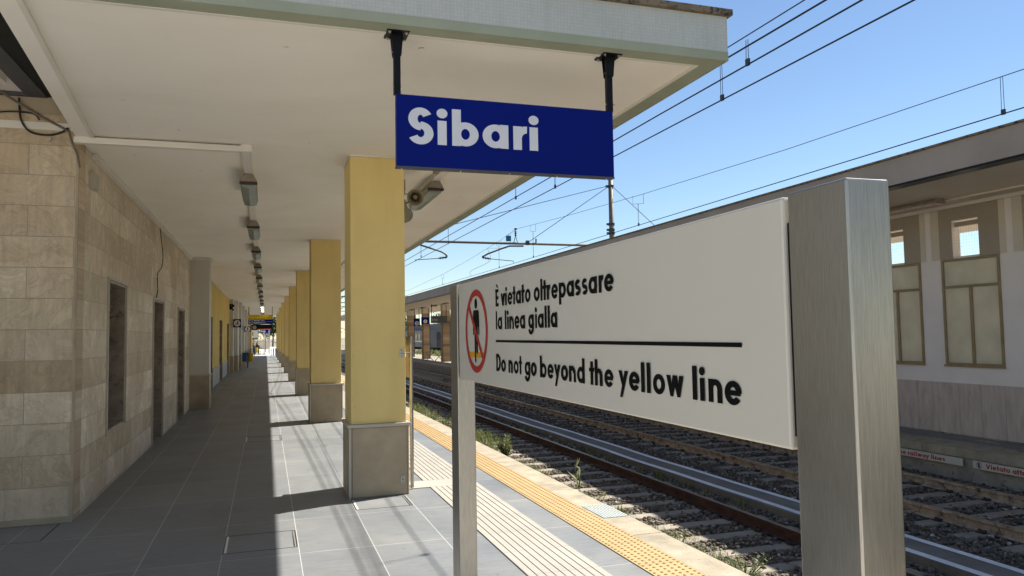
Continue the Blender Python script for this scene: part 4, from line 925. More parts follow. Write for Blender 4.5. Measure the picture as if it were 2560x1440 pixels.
# island pillars
def ipil(y, label):
    t = thing('island_pillar', (12.2, y, -.17), label, 'pillar', 'tan stone pillars of the island canopy')
    b = MB(); b.box(11.95, 12.50, y, y+.60, -.17, 3.46, M_fcol); b.build('shaft', t)
    b = MB(); b.box(11.95, 12.50, y, y+.60, 3.4602, 3.8998, M_fsoff); b.build('head', t)
    b = MB()
    for z in (.98, 2.6): b.box(11.93, 12.52, y-.02, y-.0002, z, z+.04, M_grey)
    b.box(11.925, 11.97, y-.02, y-.0004, -.17, 2.6, M_grey); b.box(12.48, 12.53, y-.02, y-.0004, -.17, 2.6, M_grey); b.box(11.93, 11.9498, y, y+.6, 2.6, 2.64, M_grey)
    b.build('frame_strips', t); return t
p0 = ipil(32.6, 'tan stone pillar of the far canopy, nearest one past the building end')
for k, yy in enumerate((39.3, 46.0, 52.8, 59.8, 66.5, 73.2, 80.0)):
    c = copy_tree(p0, (0, yy-32.6, 0)); c['label'] = 'tan stone pillar of the far canopy, %s in its row from the camera' % ords[k+1]
# track number and back-lit signs
def flagsign(x, y, z, wd, ht, digit, label, mat=M_blue):
    t = thing('track_number_sign', (x, y, z), label, 'sign', 'small signs hung under the island canopy')
    b = MB(); b.box(x-wd/2, x+wd/2, y, y+.08, z, z+ht, mat); b.build('panel', t)
    if digit:
        flatpolys('disc', t, disc(x, z+ht*.36, ht*.28, ht*.28, 24), lambda u, v, s: (u, y-.003, v), M_white)
        lettering('digit', t, digit, (x-ht*.09, y-.004, z+ht*.22), (1, 0, 0), (0, 0, 1), ht*.18, ht*.28, M_black, nrm=(0, -1, 0))
    b = MB(); b.tube([(x-wd/2+.06, y+.04, z+ht), (x-wd/2+.06, y+.04, 3.89)], .025, M_blackm, 6); b.tube([(x+wd/2-.06, y+.04, z+ht), (x+wd/2-.06, y+.04, 3.89)], .025, M_blackm, 6); b.build('hangers', t); return t
flagsign(11.75, 57.9, 2.60, .62, .52, '2', 'dark blue track sign with a white disc and the number 2 on the island platform')
flagsign(11.55, 60.3, 2.46, .5, .62, '3', 'dark blue track sign with the number 3 hung behind the number 2 sign')
t = thing('island_name_sign', (11.6, 51.5, 2.5), 'dark grey board seen from behind, hung between the island pillars', 'sign', 'small signs hung under the island canopy')
b = MB(); b.box(11.0, 12.15, 52.2, 52.3, 2.56, 3.06, M_grey); b.build('panel', t)
lettering('faded_lettering', t, 'boo', (11.05, 52.2, 2.72), (1, 0, 0), (0, 0, 1), .42, .2, M_tact, nrm=(0, -1, 0))
b = MB(); b.tube([(11.05, 52.25, 3.06), (11.05, 52.25, 3.89)], .025, M_blackm, 6); b.tube([(12.1, 52.25, 3.06), (12.1, 52.25, 3.89)], .025, M_blackm, 6); b.build('hangers', t)
# trestle barriers
def trestle(x, y, label):
    t = thing('trestle_barrier', (x, y, -.17), label, 'barrier', 'crossed trestle barriers on the island platform')
    b = MB(); z = -.17
    b.tube([(x-.28, y, z), (x+.28, y, z+.62)], .025, M_grey, 6); b.tube([(x+.28, y+.06, z), (x-.28, y+.06, z+.62)], .025, M_grey, 6); b.build('crossed_legs', t)
    b = MB(); b.box(x-.32, x+.32, y-.02, y+.08, z+.63, z+.67, M_galv); b.build('rail', t); return t
t0 = trestle(11.55, 55.4, 'crossed grey trestle barrier on the far platform, next to the farther pillar')
c = copy_tree(t0, (.62, -.3, 0)); c['label'] = 'crossed grey trestle barrier on the far platform, next to the nearer pillar'
# warning plates on the platform face
def faceplate(y0, y1, label, text, tw_, sym=False):
    t = thing('warning_plate', (10.36, y0, -.35), label, 'sign', 'white warning plates on the far platform face')
    b = MB(); b.box(10.352, 10.368, y0, y1, -.432, -.315, M_signw); b.build('plate', t)
    lettering('lettering', t, text, (10.352, (y1-.22 if sym else y0+.32+tw_), -.408), (0, -1, 0), (0, 0, 1), tw_, .072, M_red, nrm=(-1, 0, 0))
    if sym:
        flatpolys('pedestrian_symbol', t, ring(0, 0, .045, .045, .005, .005)+disc(0, .026, .009, .009)+[[(-.014, .016), (.014, .016), (.008, -.032), (-.008, -.032)], [(-.028, .026), (-.024, .03), (.028, -.026), (.024, -.03)]], lambda u, v, s: (10.3505-s, y1-.11-u, -.373+v), M_black, .0002)
faceplate(9.225, 12.6, 'white warning plate with red letters ending railway lines, on the far platform face', 'Do not cross the railway lines', 1.72)
faceplate(5.9, 9.045, 'white warning plate with walking symbol and red letters starting Vietato, on the far platform face', 'Vietato attraversare i binari', 1.50, True)
faceplate(12.85, 16.0, 'white warning plate on the far platform face glimpsed under the big sign', 'Vietato attraversare i binari', 1.50, True)

# ================================================================ OVERHEAD LINE
def wire(name, pts, r, label, cat='overhead wire', group='overhead line wires'):
    b = MB(); b.tube(pts, r, M_wire, 6); return tag(b.build(name), label, cat, group)
MY = 26.5
def sag(x0, z0, y0, x1, z1, y1, s, n=16):
    return [(x0+(x1-x0)*i/n, y0+(y1-y0)*i/n, z0+(z1-z0)*i/n-4*s*(i/n)*(1-i/n)) for i in range(n+1)]
wire('contact_wire', [(4.91, -15, 4.35), (4.91, 8, 4.352), (5.02, MY, 4.36), (4.9, 72, 4.36), (4.9, 200, 4.36)], .008, 'contact wire over the near track, lowest dark line at the top right')
wire('contact_wire', [(4.50, -15, 4.348), (4.50, 8, 4.35), (4.93, 60, 4.38), (4.9, 200, 4.38)], .008, 'contact wire just left of the lowest one over the near track')
wire('catenary_wire', [(4.50, -15, 4.80)]+sag(4.50, 4.72, -12, 4.62, 5.3, MY, .43, 12)+sag(4.62, 5.3, MY, 4.9, 5.3, 74, .6, 10), .009, 'thicker carrying wire looped above the near track, second line from the canopy corner')
wire('catenary_wire', [(4.90, -15, 5.05)]+sag(4.90, 5.1, -12, 4.95, 5.45, MY, .36, 10)+sag(4.95, 5.45, MY, 4.9, 5.4, 74, .6, 10), .0065, 'thin carrying wire above the near track, closest line to the canopy corner')
wire('contact_wire', [(8.70, -15, 4.372), (8.70, 8, 4.372), (8.71, MY, 4.33), (8.7, 72, 4.33), (8.7, 250, 4.33)], .008, 'contact wire over the second track just above the far canopy roof')
wire('catenary_wire', [(8.70, -15, 5.0)]+[(8.7, 6.6, 4.835), (8.7, 11, 4.90), (8.7, 16.5, 5.08), (8.72, 21.5, 5.31), (8.80, MY, 5.606), (8.76, 28.2, 5.42), (8.72, 33, 5.10), (8.7, 38.2, 4.86), (8.7, 48, 4.62), (8.7, 56, 4.75), (8.7, 72, 5.5)], .0055, 'carrying wire over the second track resting on the upright insulator')
def dropper(x, y, zt, zb, label, fork=False):
    t = thing('dropper', (x, y, zt), label, 'dropper', 'droppers hanging between the overhead wires')
    b = MB(); g = .016
    if fork:
        zf = zt-.22; b.tube([(x, y-.28, zt-.02), (x, y-.28, zf-.04), (x, y, zf), (x, y+.28, zf+.04), (x, y+.28, zt+.02)], .005, M_wire, 5); zt2 = zf
    else: zt2 = zt
    b.tube([(x, y-g, zt2), (x, y-g, zb+.06)], .0035, M_wire, 5); b.tube([(x, y+g, zt2), (x, y+g*1.4, zb+.06)], .0035, M_wire, 5); b.build('loop', t)
    b = MB(); b.box(x-.012, x+.012, y-.025, y+.025, zb-.012, zb+.055, M_insul); b.build('clip', t)
dropper(4.5, 6.22, 4.60, 4.352, 'short dropper loop right of the canopy corner')
dropper(4.91, 7.28, 4.86, 4.354, 'longer dropper hanging just below the canopy corner')
dropper(8.7, 6.91, 4.845, 4.372, 'dropper loop at the far right above the far canopy')
dropper(8.7, 16.6, 5.10, 4.345, 'forked dropper right of the tall mast', True)
dropper(8.7, 24.3, 5.45, 4.335, 'forked dropper between the upright insulator and the mast', True)
dropper(8.7, 28.3, 5.40, 4.33, 'forked dropper left of the blue plate', True)
dropper(8.7, 38.3, 4.87, 4.33, 'small forked dropper far down the line above the white sign corner', True)
dropper(4.95, 12.6, 4.95, 4.355, 'dropper seen beneath the canopy edge, left of the blue sign foot')
dropper(4.6, 13.8, 4.85, 4.352, 'dropper seen beneath the canopy edge, second one along')
dropper(4.95, 21.0, 5.1, 4.357, 'dropper next to the canopy edge above the bent bracket arm')
dropper(4.95, 25.0, 5.3, 4.36, 'dropper in front of the left bent bracket arm')
# mast with cantilever beam
ms = thing('catenary_mast', (12.72, MY, -.2), 'tall dark steel mast behind the blue sign carrying a horizontal tube over the tracks', 'mast')
b = MB(); b.tube([(12.72, MY, -.17), (12.72, MY, 4.25), (12.72, MY, 8.0)], .12, M_galv, 14, r1=.085); b.build('pole', ms, smooth=True)
b = MB()
for z in (7.38, 5.68, 5.55, 5.9): b.lathe((12.72, MY, z), (0, 0, 1), [(-.05, .1), (-.05, .125), (.05, .125), (.05, .1)], M_insul, 12); b.box(12.52, 12.60, MY-.04, MY+.04, z-.04, z+.04, M_insul)
b.build('clamps', ms)
b = MB(); b.tube([(12.70, MY, 5.06), (3.9, MY, 5.085)], .045, M_galv, 12); bm_ = b.build('cantilever_tube', ms)
b = MB(); b.tube([(12.62, MY, 7.37), (9.27, MY, 5.11)], .012, M_wire, 6); b.tube([(12.62, MY, 7.40), (4.2, MY, 5.10)], .012, M_wire, 6); b.tube([(12.83, MY, 7.36), (15.2, MY, 5.4)], .012, M_wire, 6); b.build('stay_rods', ms)
b = MB(); b.tube([(9.60, MY, 5.08), (9.60, MY, 5.27)], .03, M_galv, 8); b.box(9.2, 9.32, MY-.05, MY+.05, 5.02, 5.19, M_insul); b.build('fittings', ms)
def steady(xb, xe, ztop, xt, zt, xw, label):
    t = thing('steady_arm', (xb, MY, ztop), label, 'bracket', 'bent steady arms under the cantilever tube')
    s = 1 if xe < xb else -1
    b = MB(); P_ = [(xb+s*.55, MY, ztop), (xb, MY, ztop-.01), (xb-s*.3, MY, ztop-.11), (xe+s*.22, MY, ztop-.31), (xe+s*.06, MY, ztop-.40), (xe, MY, zt+.02)]
    b.tube(P_, .032, M_galv, 10); b.build('bent_tube', t, smooth=True)
    b = MB(); b.tube([(xe, MY, zt), (xe+s*.33, MY, zt-.045)], .022, M_insul, 8)
    for k in range(4): b.lathe((xe+s*(.06+.065*k), MY, zt-.008-.009*k), (s, 0, -.13), [(-.02, .02), (0, .055), (.02, .02)], M_insul, 12)
    b.build('insulator', t)
    b = MB(); b.tube([(xe+s*.33, MY, zt-.045), (xw-s*.02, MY, zt-.11), (xw, MY, zt-.12), (xw, MY, 4.36)], .014, M_galv, 8); b.build('registration_arm', t)
steady(8.55, 7.50, 4.98, 7.50, 4.53, 8.70, 'bent steady arm holding the second track wire, below the blue plate')
steady(5.0, 6.20, 5.03, 6.2, 4.52, 5.04, 'bent steady arm holding the near track wire, next to the canopy edge')
t = thing('line_insulator', (8.80, MY, 5.09), 'upright ribbed insulator standing on the horizontal tube over the tracks', 'insulator')
b = MB(); b.tube([(8.72, MY, 5.08), (8.78, MY, 5.30), (8.80, MY, 5.34)], .014, M_galv, 6); b.tube([(8.88, MY, 5.08), (8.82, MY, 5.30), (8.80, MY, 5.34)], .014, M_galv, 6); b.build('fork', t)
b = MB(); b.tube([(8.80, MY, 5.33), (8.80, MY, 5.60)], .022, M_insul, 8)
for k in range(3): b.lathe((8.80, MY, 5.38+.06*k), (0, 0, 1), [(-.02, .02), (0, .06), (.02, .02)], M_insul, 12)
b.build('ribs', t); B(8.76, 8.84, MY-.05, MY+.05, 5.58, 5.64, M_insul, name='clamp', parent=t)
t = thing('signal_plate', (8.75, 28.0, 5.1), 'small teal blue plate clipped to the carrying wire above the horizontal tube', 'plate')
b = MB(); b.box(8.27, 8.46, 26.0, 26.02, 5.085, 5.29, M_flag); b.build('plate', t)
b = MB(); b.tube([(8.34, 26.01, 5.29), (8.40, 26.01, 5.34), (8.78, 26.3, 5.56)], .008, M_wire, 5); b.build('hook', t)
cable('jumper_wire', [(8.74, 27.5, 5.0), (7.9, 27.0, 4.93), (7.76, MY, 4.75), (7.78, MY, 4.40), (8.0, 30, 4.33), (8.7, 32.5, 4.33)], .006, M_wire, 'thin jumper wire looping past the bent steady arm of the second track', group='overhead line wires')
# lattice portal far away
def lattice(y, z0, z1, x0, x1, label):
    t = thing('lattice_portal', (x0, y, -.7), label, 'gantry', 'lattice gantries over the tracks'); b = MB()
    for z in (z0, z1): b.box(x0, x1, y, y+.25, z-.06, z+.06, M_galv)
    n = 22; dx = (x1-x0)/n
    for k in range(n): b.tube([(x0+k*dx, y+.1, z0 if k % 2 else z1), (x0+(k+1)*dx, y+.1, z1 if k % 2 else z0)], .06, M_galv, 4)
    b.build('truss', t); b = MB(); b.box(x0-.3, x0+.05, y, y+.35, -.7, z1+.3, M_galv); b.box(x1-.05, x1+.3, y, y+.35, -.7, z1+.3, M_galv); b.build('legs', t)
lattice(130, 7.4, 8.45, 2.5, 30, 'dark lattice gantry across the tracks far behind the second pillar, upper one')
lattice(175, 7.4, 8.45, 3.5, 33, 'dark lattice gantry farther away, seen lower between the first two pillars')
for k, (x, y) in enumerate(((12.2, 140), (17, 165), (5.5, 210), (22, 150), (30, 190))):
    t = thing('distant_mast', (x, y, -.7), ['thin dark mast seen between the first two pillars', 'distant mast right of the one between the pillars', 'farthest thin mast beyond the gantries', 'distant mast beyond the parked carriages', 'distant mast at the back of the yard'][k], 'mast', 'distant masts in the rail yard')
    b = MB(); b.tube([(x, y, -.7), (x, y, 7.5 if k else 4.9)], .12, M_galv, 6); b.build('pole', t); b = MB(); b.tube([(x-1.2, y, 3.2), (x+1.2, y, 3.2)], .06, M_galv, 5); b.tube([(x-1.0, y, 2.5), (x+1.0, y, 2.5)], .06, M_galv, 5); b.build('arms', t)

# ================================================================ CARRIAGES AND DISTANCE
def carriage(x0, y0, L, label):
    t = thing('railway_carriage', (x0, y0, -.5), label, 'railway carriage', 'grey carriages parked in the yard')
    prof = [(x0, .05), (x0+2.9, .05), (x0+2.9, 2.35), (x0, 2.35)]
    b = MB(); b.prism(prof, 'y', y0, y0+L, M_train); b.build('body', t)
    top = [(x0+1.45+1.5*math.cos(a), 2.352+.85*math.sin(a)) for a in [math.pi*k/12 for k in range(13)]]
    b = MB(); b.prism(top, 'y', y0-.1, y0+L, M_trroof)
    y = y0
    while y < y0+L: b.prism([(x0+1.45+1.56*math.cos(a), 2.352+.91*math.sin(a)) for a in [math.pi*k/12 for k in range(13)]], 'y', y, y+.12, M_train); y += .55
    b.build('ribbed_roof', t)
    for k in range(int(L/2.4)):
        y = y0+1.2+k*2.4; b = MB(); b.box(x0-.03, x0-.0004, y, y+1.3, 1.1, 1.9, M_tglass); b.build('window', t)
    b = MB(); b.box(x0+1.0, x0+1.8, y0-.04, y0-.0004, .15, 2.15, M_grey); b.box(x0+1.1, x0+1.7, y0-.06, y0-.0402, 1.1, 2.0, M_tglass); b.build('end_door', t)
    b = MB(); b.box(x0-.02, x0-.0002, y0, y0+L, .75, .95, M_signw); b.build('stripe', t)
    for yy in (y0+3, y0+L-4):
        b = MB(); b.box(x0+.3, x0+2.6, yy-1.3, yy+1.3, -.5, .049, M_blackm)
        for dy in (-.9, .9):
            for xx in (x0+.2, x0+2.58): b.lathe((xx, yy+dy, -.2), (1, 0, 0), [(0, 0), (0, .45), (.12, .45), (.12, 0)], M_blackm, 14)
        b.build('bogie', t)
    return t
k0 = carriage(20.6, 99, 24, 'old grey carriage with ribbed round roof seen between the island pillars')
for k in range(1, 4):
    c = copy_tree(k0, (.6*k, 25.2*k, 0)); c['label'] = 'grey ribbed roof carriage coupled behind the first one, %s of the string' % ords[k]
def tree(x, y, h, rad, label, group='trees beyond the station'):
    t = thing('tree', (x, y, -.7), label, 'tree', group); b = MB(); b.tube([(x, y, -.7), (x+.1, y, h*.35), (x, y+.1, h*.8)], .25*h/8, M_bark, 8, r1=.06)
    for k in range(5):
        a = random.uniform(0, 6.28); b.tube([(x, y, h*(.3+.08*k)), (x+rad*.6*math.cos(a), y+rad*.6*math.sin(a), h*(.5+.08*k))], .08, M_bark, 5, r1=.03)
    b.build('trunk', t); N = 4200; cl = rng.normal(0, 1, (26, 3)); cl /= np.linalg.norm(cl, axis=1)[:, None]; cl = cl*rng.uniform(.25, .85, (26, 1))*np.array([rad, rad, h*.36])+np.array([x, y, h*.62])
    c = cl[rng.integers(0, 26, N)]+rng.normal(0, 1, (N, 3))*rad*.20
    d1 = rng.normal(0, 1, (N, 3)); d1 /= np.linalg.norm(d1, axis=1)[:, None]; d2 = np.cross(d1, rng.normal(0, 1, (N, 3))); d2 /= np.linalg.norm(d2, axis=1)[:, None]; s = rng.uniform(.09, .2, (N, 1))*rad/3
    V = np.stack([c-d1*s, c-d2*s*.6, c+d1*s, c+d2*s*.6], 1).reshape(-1, 3); F = np.arange(4*N).reshape(-1, 4)
    raw_mesh('crown', V, F, M_leafd, np.repeat(rng.random(N), 4), t)
D = [(-14, 170, 7, 4), (-9, 178, 8, 4.5), (-3.5, 182, 7.5, 4), (1.5, 176, 7, 3.6), (-6, 150, 6, 3), (34, 145, 6.2, 3.4), (40, 160, 7, 4), (30, 170, 5.6, 3.2), (46, 150, 6, 4), (26, 210, 7, 4), (-1.9, 96, 3.3, 1.3)]
TL = ['tree left of the corridor view, far beyond the plaza', 'tall tree behind the pink building', 'dark tree in the middle beyond the plaza', 'tree right of the corridor end, behind the shelter', 'smaller tree in front of the pink building',
      'rounded tree behind the carriage between the island pillars', 'second rounded tree farther right behind the carriage', 'low tree just above the carriage roof', 'tree behind the far right island pillar', 'distant tree behind the string of carriages', 'small green bush tree beside the poster board at the corridor end']
for d, l in zip(D, TL): tree(d[0], d[1], d[2], d[3], l)
V, F, T = blades(0, 0, 0, 1, 1, 1)
VV, FF, TT = [], [], []
for k in range(90): addb(*blades(random.uniform(14.8, 20), random.uniform(60, 98), -.7, 40, .7, 1.2, wdt=.05))
tag(raw_mesh('yard_scrub', VV, FF, M_weed, TT), kind='stuff')
# corridor end: building, kiosk, shelter, posters
t = thing('pink_building', (-6, 128, -.05), 'small terracotta pink building far beyond the corridor end', 'building')
b = MB(); b.box(-8, -2.1, 128, 136, -.05, 5.5, M_pink); b.build('wall', t); b = MB(); b.box(-8.3, -1.8, 127.6, 136.4, 5.502, 5.8, M_cream); b.build('roof', t)
for x in (-6.6, -4.8, -3.0): B(x, x+.8, 127.93, 127.998, 1.2, 2.6, M_tglass, name='window', parent=t)
t = thing('cream_kiosk', (-.5, 122, -.05), 'low cream wall and kiosk in the sun beyond the plaza', 'kiosk')
b = MB(); b.box(-2.2, .4, 122, 124, -.05, 1.1, M_cream); b.build('base_wall', t); b = MB(); b.box(-2.3, .5, 121.9, 124.1, 1.102, 1.3, M_basecap); b.build('top', t)
t = thing('glass_shelter', (.1, 84, 0), 'pale steel and glass shelter frame standing beyond the canopy end', 'shelter')
b = MB()
for x, y in ((-.15, 82), (.35, 82), (-.15, 90), (.35, 90)): b.box(x-.05, x+.05, y, y+.1, -.03, 3.1, M_wains)
b.build('posts', t); b = MB(); b.box(-.3, .5, 81.8, 90.4, 3.102, 3.2, M_wains); b.build('roof', t)
m_gl, nt_, bs_ = newmat('pale_green_glass'); bs_.inputs['Base Color'].default_value = (.55, .68, .64, 1); bs_.inputs['Roughness'].default_value = .1; bs_.inputs['Alpha'].default_value = .35
b = MB(); b.box(.34, .36, 82.12, 89.98, .3, 2.4, m_gl); b.build('pane', t)
t = thing('parking_sign', (.25, 95, 0), 'dark blue board with white lettering on a post past the shelter', 'sign')
b = MB(); b.box(-.55, .55, 95, 95.08, 2.25, 2.75, M_blue); b.build('board', t); b = MB(); b.tube([(0, 95.05, -.03), (0, 95.05, 2.25)], .05, M_galv, 8); b.build('post', t)
lettering('lettering', t, 'bus', (-.5, 95, 2.38), (1, 0, 0), (0, 0, 1), .5, .22, M_white, nrm=(0, -1, 0))
t = thing('poster_board', (-1.2, 88, 1.7), 'white lit poster board with black foot rail at the corridor end', 'poster board')
b = MB(); b.box(-1.62, -.80, 88, 88.1, 1.72, 2.72, M_signw); b.build('board', t); b = MB(); b.box(-1.66, -.76, 87.97, 88.13, 1.63, 1.7198, M_blackm); b.build('bottom_rail', t)
b = MB(); b.box(-1.6, -1.3, 87.99, 87.998, 1.95, 2.35, M_blackm); b.build('picture', t); b = MB(); b.tube([(-1.6, 88.05, -.03), (-1.6, 88.05, 1.63)], .03, M_blackm, 6); b.tube([(-.82, 88.05, -.03), (-.82, 88.05, 1.63)], .03, M_blackm, 6); b.build('legs', t)

# ---------------------------------------------------------------- hanging signs in the corridor
t = thing('direction_sign', (-.32, 52.2, 2.6), 'yellow and blue direction board hung across the far corridor', 'sign')
b = MB(); b.box(-1.08, .45, 52.2, 52.28, 2.935, 3.235, M_ysign); b.build('yellow_panel', t); b = MB(); b.box(-1.08, .45, 52.2, 52.28, 2.63, 2.9345, M_blue); b.build('blue_panel', t)
b = MB(); b.box(-1.08, .45, 52.196, 52.1998, 2.775, 2.783, M_white); b.build('divider', t)
b = MB(); b.tube([(-1.04, 52.24, 3.235), (-1.04, 52.24, 3.755)], .022, M_blackm, 6); b.tube([(.41, 52.24, 3.235), (.41, 52.24, 3.755)], .022, M_blackm, 6); b.build('hangers', t)
U, W_ = (1, 0, 0), (0, 0, 1)
for (tx, x, z, wd, mt, G_) in (('Uscita', -.74, 3.12, .33, M_black, GBOLD), ('Exit', -.36, 3.12, .14, M_black, GREG), ('Binari', -.74, 2.975, .24, M_black, GREG), ('2-3-4-5', -.44, 2.975, .42, M_black, GBOLD), ('Servizi', -.74, 2.825, .36, M_white, GBOLD), ('Toilets', -.32, 2.825, .25, M_white, GREG), ('Biglietti', -.74, 2.675, .40, M_white, GBOLD), ('Tickets', -.28, 2.675, .26, M_white, GREG)):
    lettering('lettering', t, tx, (x, 52.196, z), U, W_, wd, .082, mt, G=G_, nrm=(0, -1, 0))
for z, mt in ((3.16, M_black), (3.015, M_black), (2.865, M_white), (2.715, M_white)):
    flatpolys('pictograms', t, ring(-.84, z, .042, .042, .014, .014)+[[(-1.01, z-.02), (-.94, z-.02), (-.94, z+.02), (-1.01, z+.02)], [(-1.03, z), (-.985, z-.04), (-.985, z+.04)]]+([r for xx in ((.25, .38) if z > 3.1 else (.12, .25, .38)) for r in ring(xx, z, .045, .045, .016, .016)] if z > 2.95 else []), lambda u, v, s: (u, 52.194-s, v), mt, .0002)
t = thing('departure_board', (-.3, 72, 2.4), 'black departure board with a round clock below the direction sign', 'departure board')
b = MB(); b.box(-1.22, .54, 72, 72.25, 2.42, 2.91, M_blackm); b.build('case', t)
flatpolys('clock_face', t, disc(-.96, 2.665, .17, .17, 28), lambda u, v, s: (u, 71.995, v), M_basecap); flatpolys('clock_hands', t, [[(-.968, 2.66), (-.952, 2.66), (-.956, 2.80), (-.964, 2.80)], [(-.97, 2.665), (-.95, 2.665), (-.955, 2.58), (-.965, 2.58)]], lambda u, v, s: (u, 71.99, v), M_black)
m_r, ntr, br_ = newmat('red_led_text'); br_.inputs['Base Color'].default_value = (.4, .05, .04, 1); br_.inputs['Emission Color'].default_value = (1, .18, .12, 1); br_.inputs['Emission Strength'].default_value = .7
flatpolys('red_text_line', t, [[(-.7+.045*k, 2.475), (-.7+.045*k+.033, 2.475), (-.7+.045*k+.033, 2.505), (-.7+.045*k, 2.505)] for k in range(26)], lambda u, v, s: (u, 71.994, v), m_r)
b = MB(); b.tube([(-1.1, 72.1, 2.91), (-1.1, 72.1, 3.755)], .022, M_blackm, 6); b.tube([(.42, 72.1, 2.91), (.42, 72.1, 3.755)], .022, M_blackm, 6); b.build('hangers', t)
def squaresign(x0, x1, y, z0, z1, label, kind):
    t = thing('pictogram_sign', (x1, y, z0), label, 'sign', 'blue pictogram signs on the left wall')
    b = MB(); b.box(x0, x1, y, y+.05, z0, z1, M_blue); b.build('panel', t); b = MB(); b.box(x0-.02, x0-.0002, y+.01, y+.06, (z0+z1)/2-.05, (z0+z1)/2+.05, M_blackm); b.build('bracket', t)
    cx, cz, r = (x0+x1)/2, (z0+z1)/2, (x1-x0)*.43; fn = lambda u, v, s: (cx+u*r, y-.002-s, cz+v*r)
    flatpolys('disc', t, disc(0, 0, 1, 1, 28), fn, M_white)
    if kind: g = disc(.15, .58, .13, .13)+[[(-.02, .42), (.24, .42), (.30, -.1), (.02, -.1)], [(-.35, -.08), (.28, -.08), (.28, -.26), (-.35, -.26)], [(-.35, -.1), (-.2, -.1), (-.25, -.6), (-.38, -.6)], [(.30, -.12), (.42, -.12), (.36, -.45), (.26, -.45)]]
    else: g = disc(0, .55, .13, .13)+[[(-.18, .4), (.18, .4), (.14, -.1), (-.14, -.1)], [(-.14, -.1), (0, -.1), (-.12, -.6), (-.26, -.6)], [(0, -.1), (.14, -.1), (.26, -.55), (.12, -.6)], [(.15, .35), (.25, .3), (.32, -.05), (.22, -.05)]]
    flatpolys('pictogram', t, g, lambda u, v, s: (cx+u*r, y-.004-s, cz+v*r), M_black, .0003)
squaresign(-1.595, -1.21, 41.64, 2.29, 2.72, 'blue square sign with seated waiting figure in a white disc, nearer and higher', True)
squaresign(-1.262, -.895, 50.3, 2.128, 2.457, 'smaller blue square sign with walking figure in a white disc, farther down the wall', False)

# ---------------------------------------------------------------- litter bins
def litter(x0, x1, y, z0, z1, mat, label, legs, round_=False):
    t = thing('waste_bin', ((x0+x1)/2, y, 0), label, 'waste bin', 'blue and yellow recycling bins along the wall'); cx = (x0+x1)/2; r = (x1-x0)/2; b = MB()
    prof = [(0, r*.82), (z1-z0-.04, r), (z1-z0-.04, r*1.04), (z1-z0, r*1.04), (z1-z0, r*.93), (.05, r*.75), (.05, 0)]
    if round_: b.lathe((cx, y+r, z0), (0, 0, 1), prof, mat, 20)
    else: b.prism([(x0+.02, z0), (x1-.02, z0), (x1, z1), (x0, z1)], 'y', y, y+.28, mat)
    b.build('body', t, bevel=0 if round_ else .01)
    b = MB(); b.lathe((cx, y+r, z0+.001), (0, 0, 1), [(0, 0), (0, r*.81)], mat, 20) if round_ else b.box(x0-.005, x1+.005, y-.005, y+.285, z1, z1+.025, mat); b.build('rim', t)
    b = MB()
    for lx in legs: b.box(lx-.018, lx+.018, y+.1, y+.14, 0, z1, M_blackm)
    b.build('stand', t)
litter(-1.31, -1.02, 46.95, .36, .87, M_bblue, 'blue waste bin of the nearer pair on a black stand', (-1.33, -.995))
litter(-.96, -.66, 46.95, .35, .87, M_byel, 'yellow waste bin of the nearer pair, rounder than the blue one', (-.975,), True)
litter(-1.33, -1.04, 77.5, .30, .79, M_bblue, 'blue waste bin of the far pair by the corridor end', (-1.35, -1.02))
litter(-.99, -.70, 77.5, .30, .79, M_byel, 'yellow waste bin of the far pair in front of the seated person', (-1.0, -.69), True)
t = thing('bicycle_rack', (.75, 79, -.03), 'dark bicycle rack by the last pillar at the corridor end', 'bicycle rack')
b = MB()
for k in range(3): b.tube([(.55+.22*k, 79.5, -.03), (.55+.22*k, 79.5, .65), (.72+.22*k, 79.5, .65), (.72+.22*k, 79.5, -.03)], .03, M_blackm, 6)
b.build('hoops', t)
t = thing('notice_board', (-1.35, 48.5, 1.0), 'tall narrow framed notice board on the wall above the nearer bins', 'notice board')
b = MB(); b.box(-1.4498, -1.40, 48.3, 50.1, .95, 2.35, M_grey); b.build('frame', t); b = MB(); b.box(-1.3998, -1.395, 48.4, 50.0, 1.05, 2.25, M_signw); b.build('sheet', t)

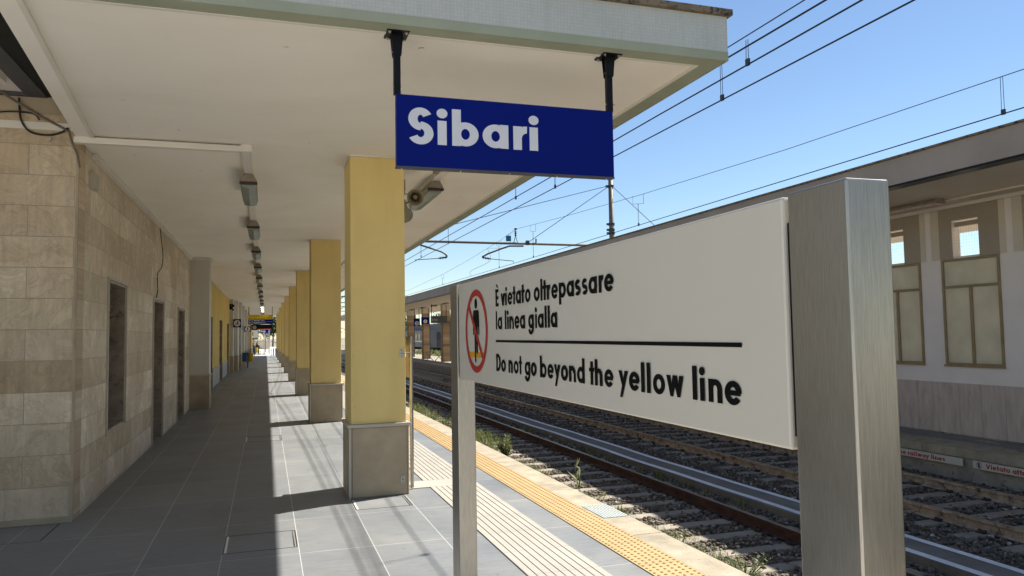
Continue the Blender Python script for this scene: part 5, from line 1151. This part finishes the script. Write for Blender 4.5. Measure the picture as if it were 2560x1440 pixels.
# ---------------------------------------------------------------- people seated at the corridor end
def person(x, y, z, label, flip=1):
    t = thing('person', (x, y, z), label, 'person', 'people seated at the corridor end')
    J = {'pel': (0, 0, .46), 'spi': (0, .02, .70), 'che': (0, .0, .92), 'nek': (0, -.02, 1.06), 'hed': (0, -.03, 1.16), 'top': (0, -.02, 1.27)}
    pts = [J['pel'], J['spi'], J['che'], J['nek'], J['hed'], J['top']]; E = [(0, 1), (1, 2), (2, 3), (3, 4), (4, 5)]; rad = [.14, .12, .14, .05, .085, .06]
    for s in (-1, 1):
        o = len(pts); pts += [(s*.17, 0, .95), (s*.21, -.06, .72), (s*.13, -.24, .60), (s*.10, -.31, .60)]; E += [(2, o), (o, o+1), (o+1, o+2), (o+2, o+3)]; rad += [.06, .045, .035, .03]
        o = len(pts); pts += [(s*.10, -.06, .46), (s*.12, -.42, .47), (s*.12, -.44, .10), (s*.12, -.56, .04)]; E += [(0, o), (o, o+1), (o+1, o+2), (o+2, o+3)]; rad += [.10, .075, .05, .04]
    me = bpy.data.meshes.new('body'); me.from_pydata(pts, E, []); o = bpy.data.objects.new('body', me); col.objects.link(o); o.parent = t
    sk_ = o.modifiers.new('skin', 'SKIN')
    if not me.skin_vertices: pass
    layer = me.skin_vertices[0].data if me.skin_vertices else None
    if layer is None:
        import bmesh
        bm = bmesh.new(); bm.from_mesh(me); bm.verts.layers.skin.verify(); bm.to_mesh(me); bm.free(); layer = me.skin_vertices[0].data
    for v, r in zip(layer, rad): v.radius = (r, r)
    layer[0].use_root = True
    ss = o.modifiers.new('sub', 'SUBSURF'); ss.levels = 2; ss.render_levels = 2; me.materials.append(M_skin)
    b = MB(); b.lathe((x, y-.01, z+.56), (0, 0, 1), [(-.14, .20), (0, .175), (.2, .165), (.36, .19), (.46, .14), (.49, .07)], M_cloth, 18)
    for s in (-1, 1): b.tube([(x+s*.17, y, z+.95), (x+s*.21, y-.06, z+.72), (x+s*.16, y-.18, z+.64)], .065, M_cloth, 10); b.tube([(x+s*.10, y-.04, z+.46), (x+s*.12, y-.43, z+.48), (x+s*.12, y-.45, z+.12)], .105, M_cloth, 10, r1=.07)
    b.build('dark_clothes', t, smooth=True)
    b = MB(); b.lathe((x, y+.01, z+1.30), (0, .12, -1), [(0, 0), (.01, .06), (.06, .105), (.16, .115), (.30, .12), (.44, .12), (.48, .05)], M_hair, 16); b.build('long_hair', t, smooth=True)
person(-.84, 83.6, 0-.03, 'person with long dark hair in dark clothes seated behind the far yellow bin')
person(-1.22, 83.2, 0-.03, 'person in dark clothes seated at the left edge behind the far blue bin')
t = thing('bench', (-1.05, 83.8, 0), 'pale bench under the two seated people at the corridor end', 'bench')
b = MB(); b.box(-1.7, -.4, 83.5, 84.1, .33, .38, M_wains); b.build('seat', t)
for x in (-1.55, -.55): B(x-.04, x+.04, 83.55, 84.05, -.03, .329, M_wains, name='leg', parent=t)
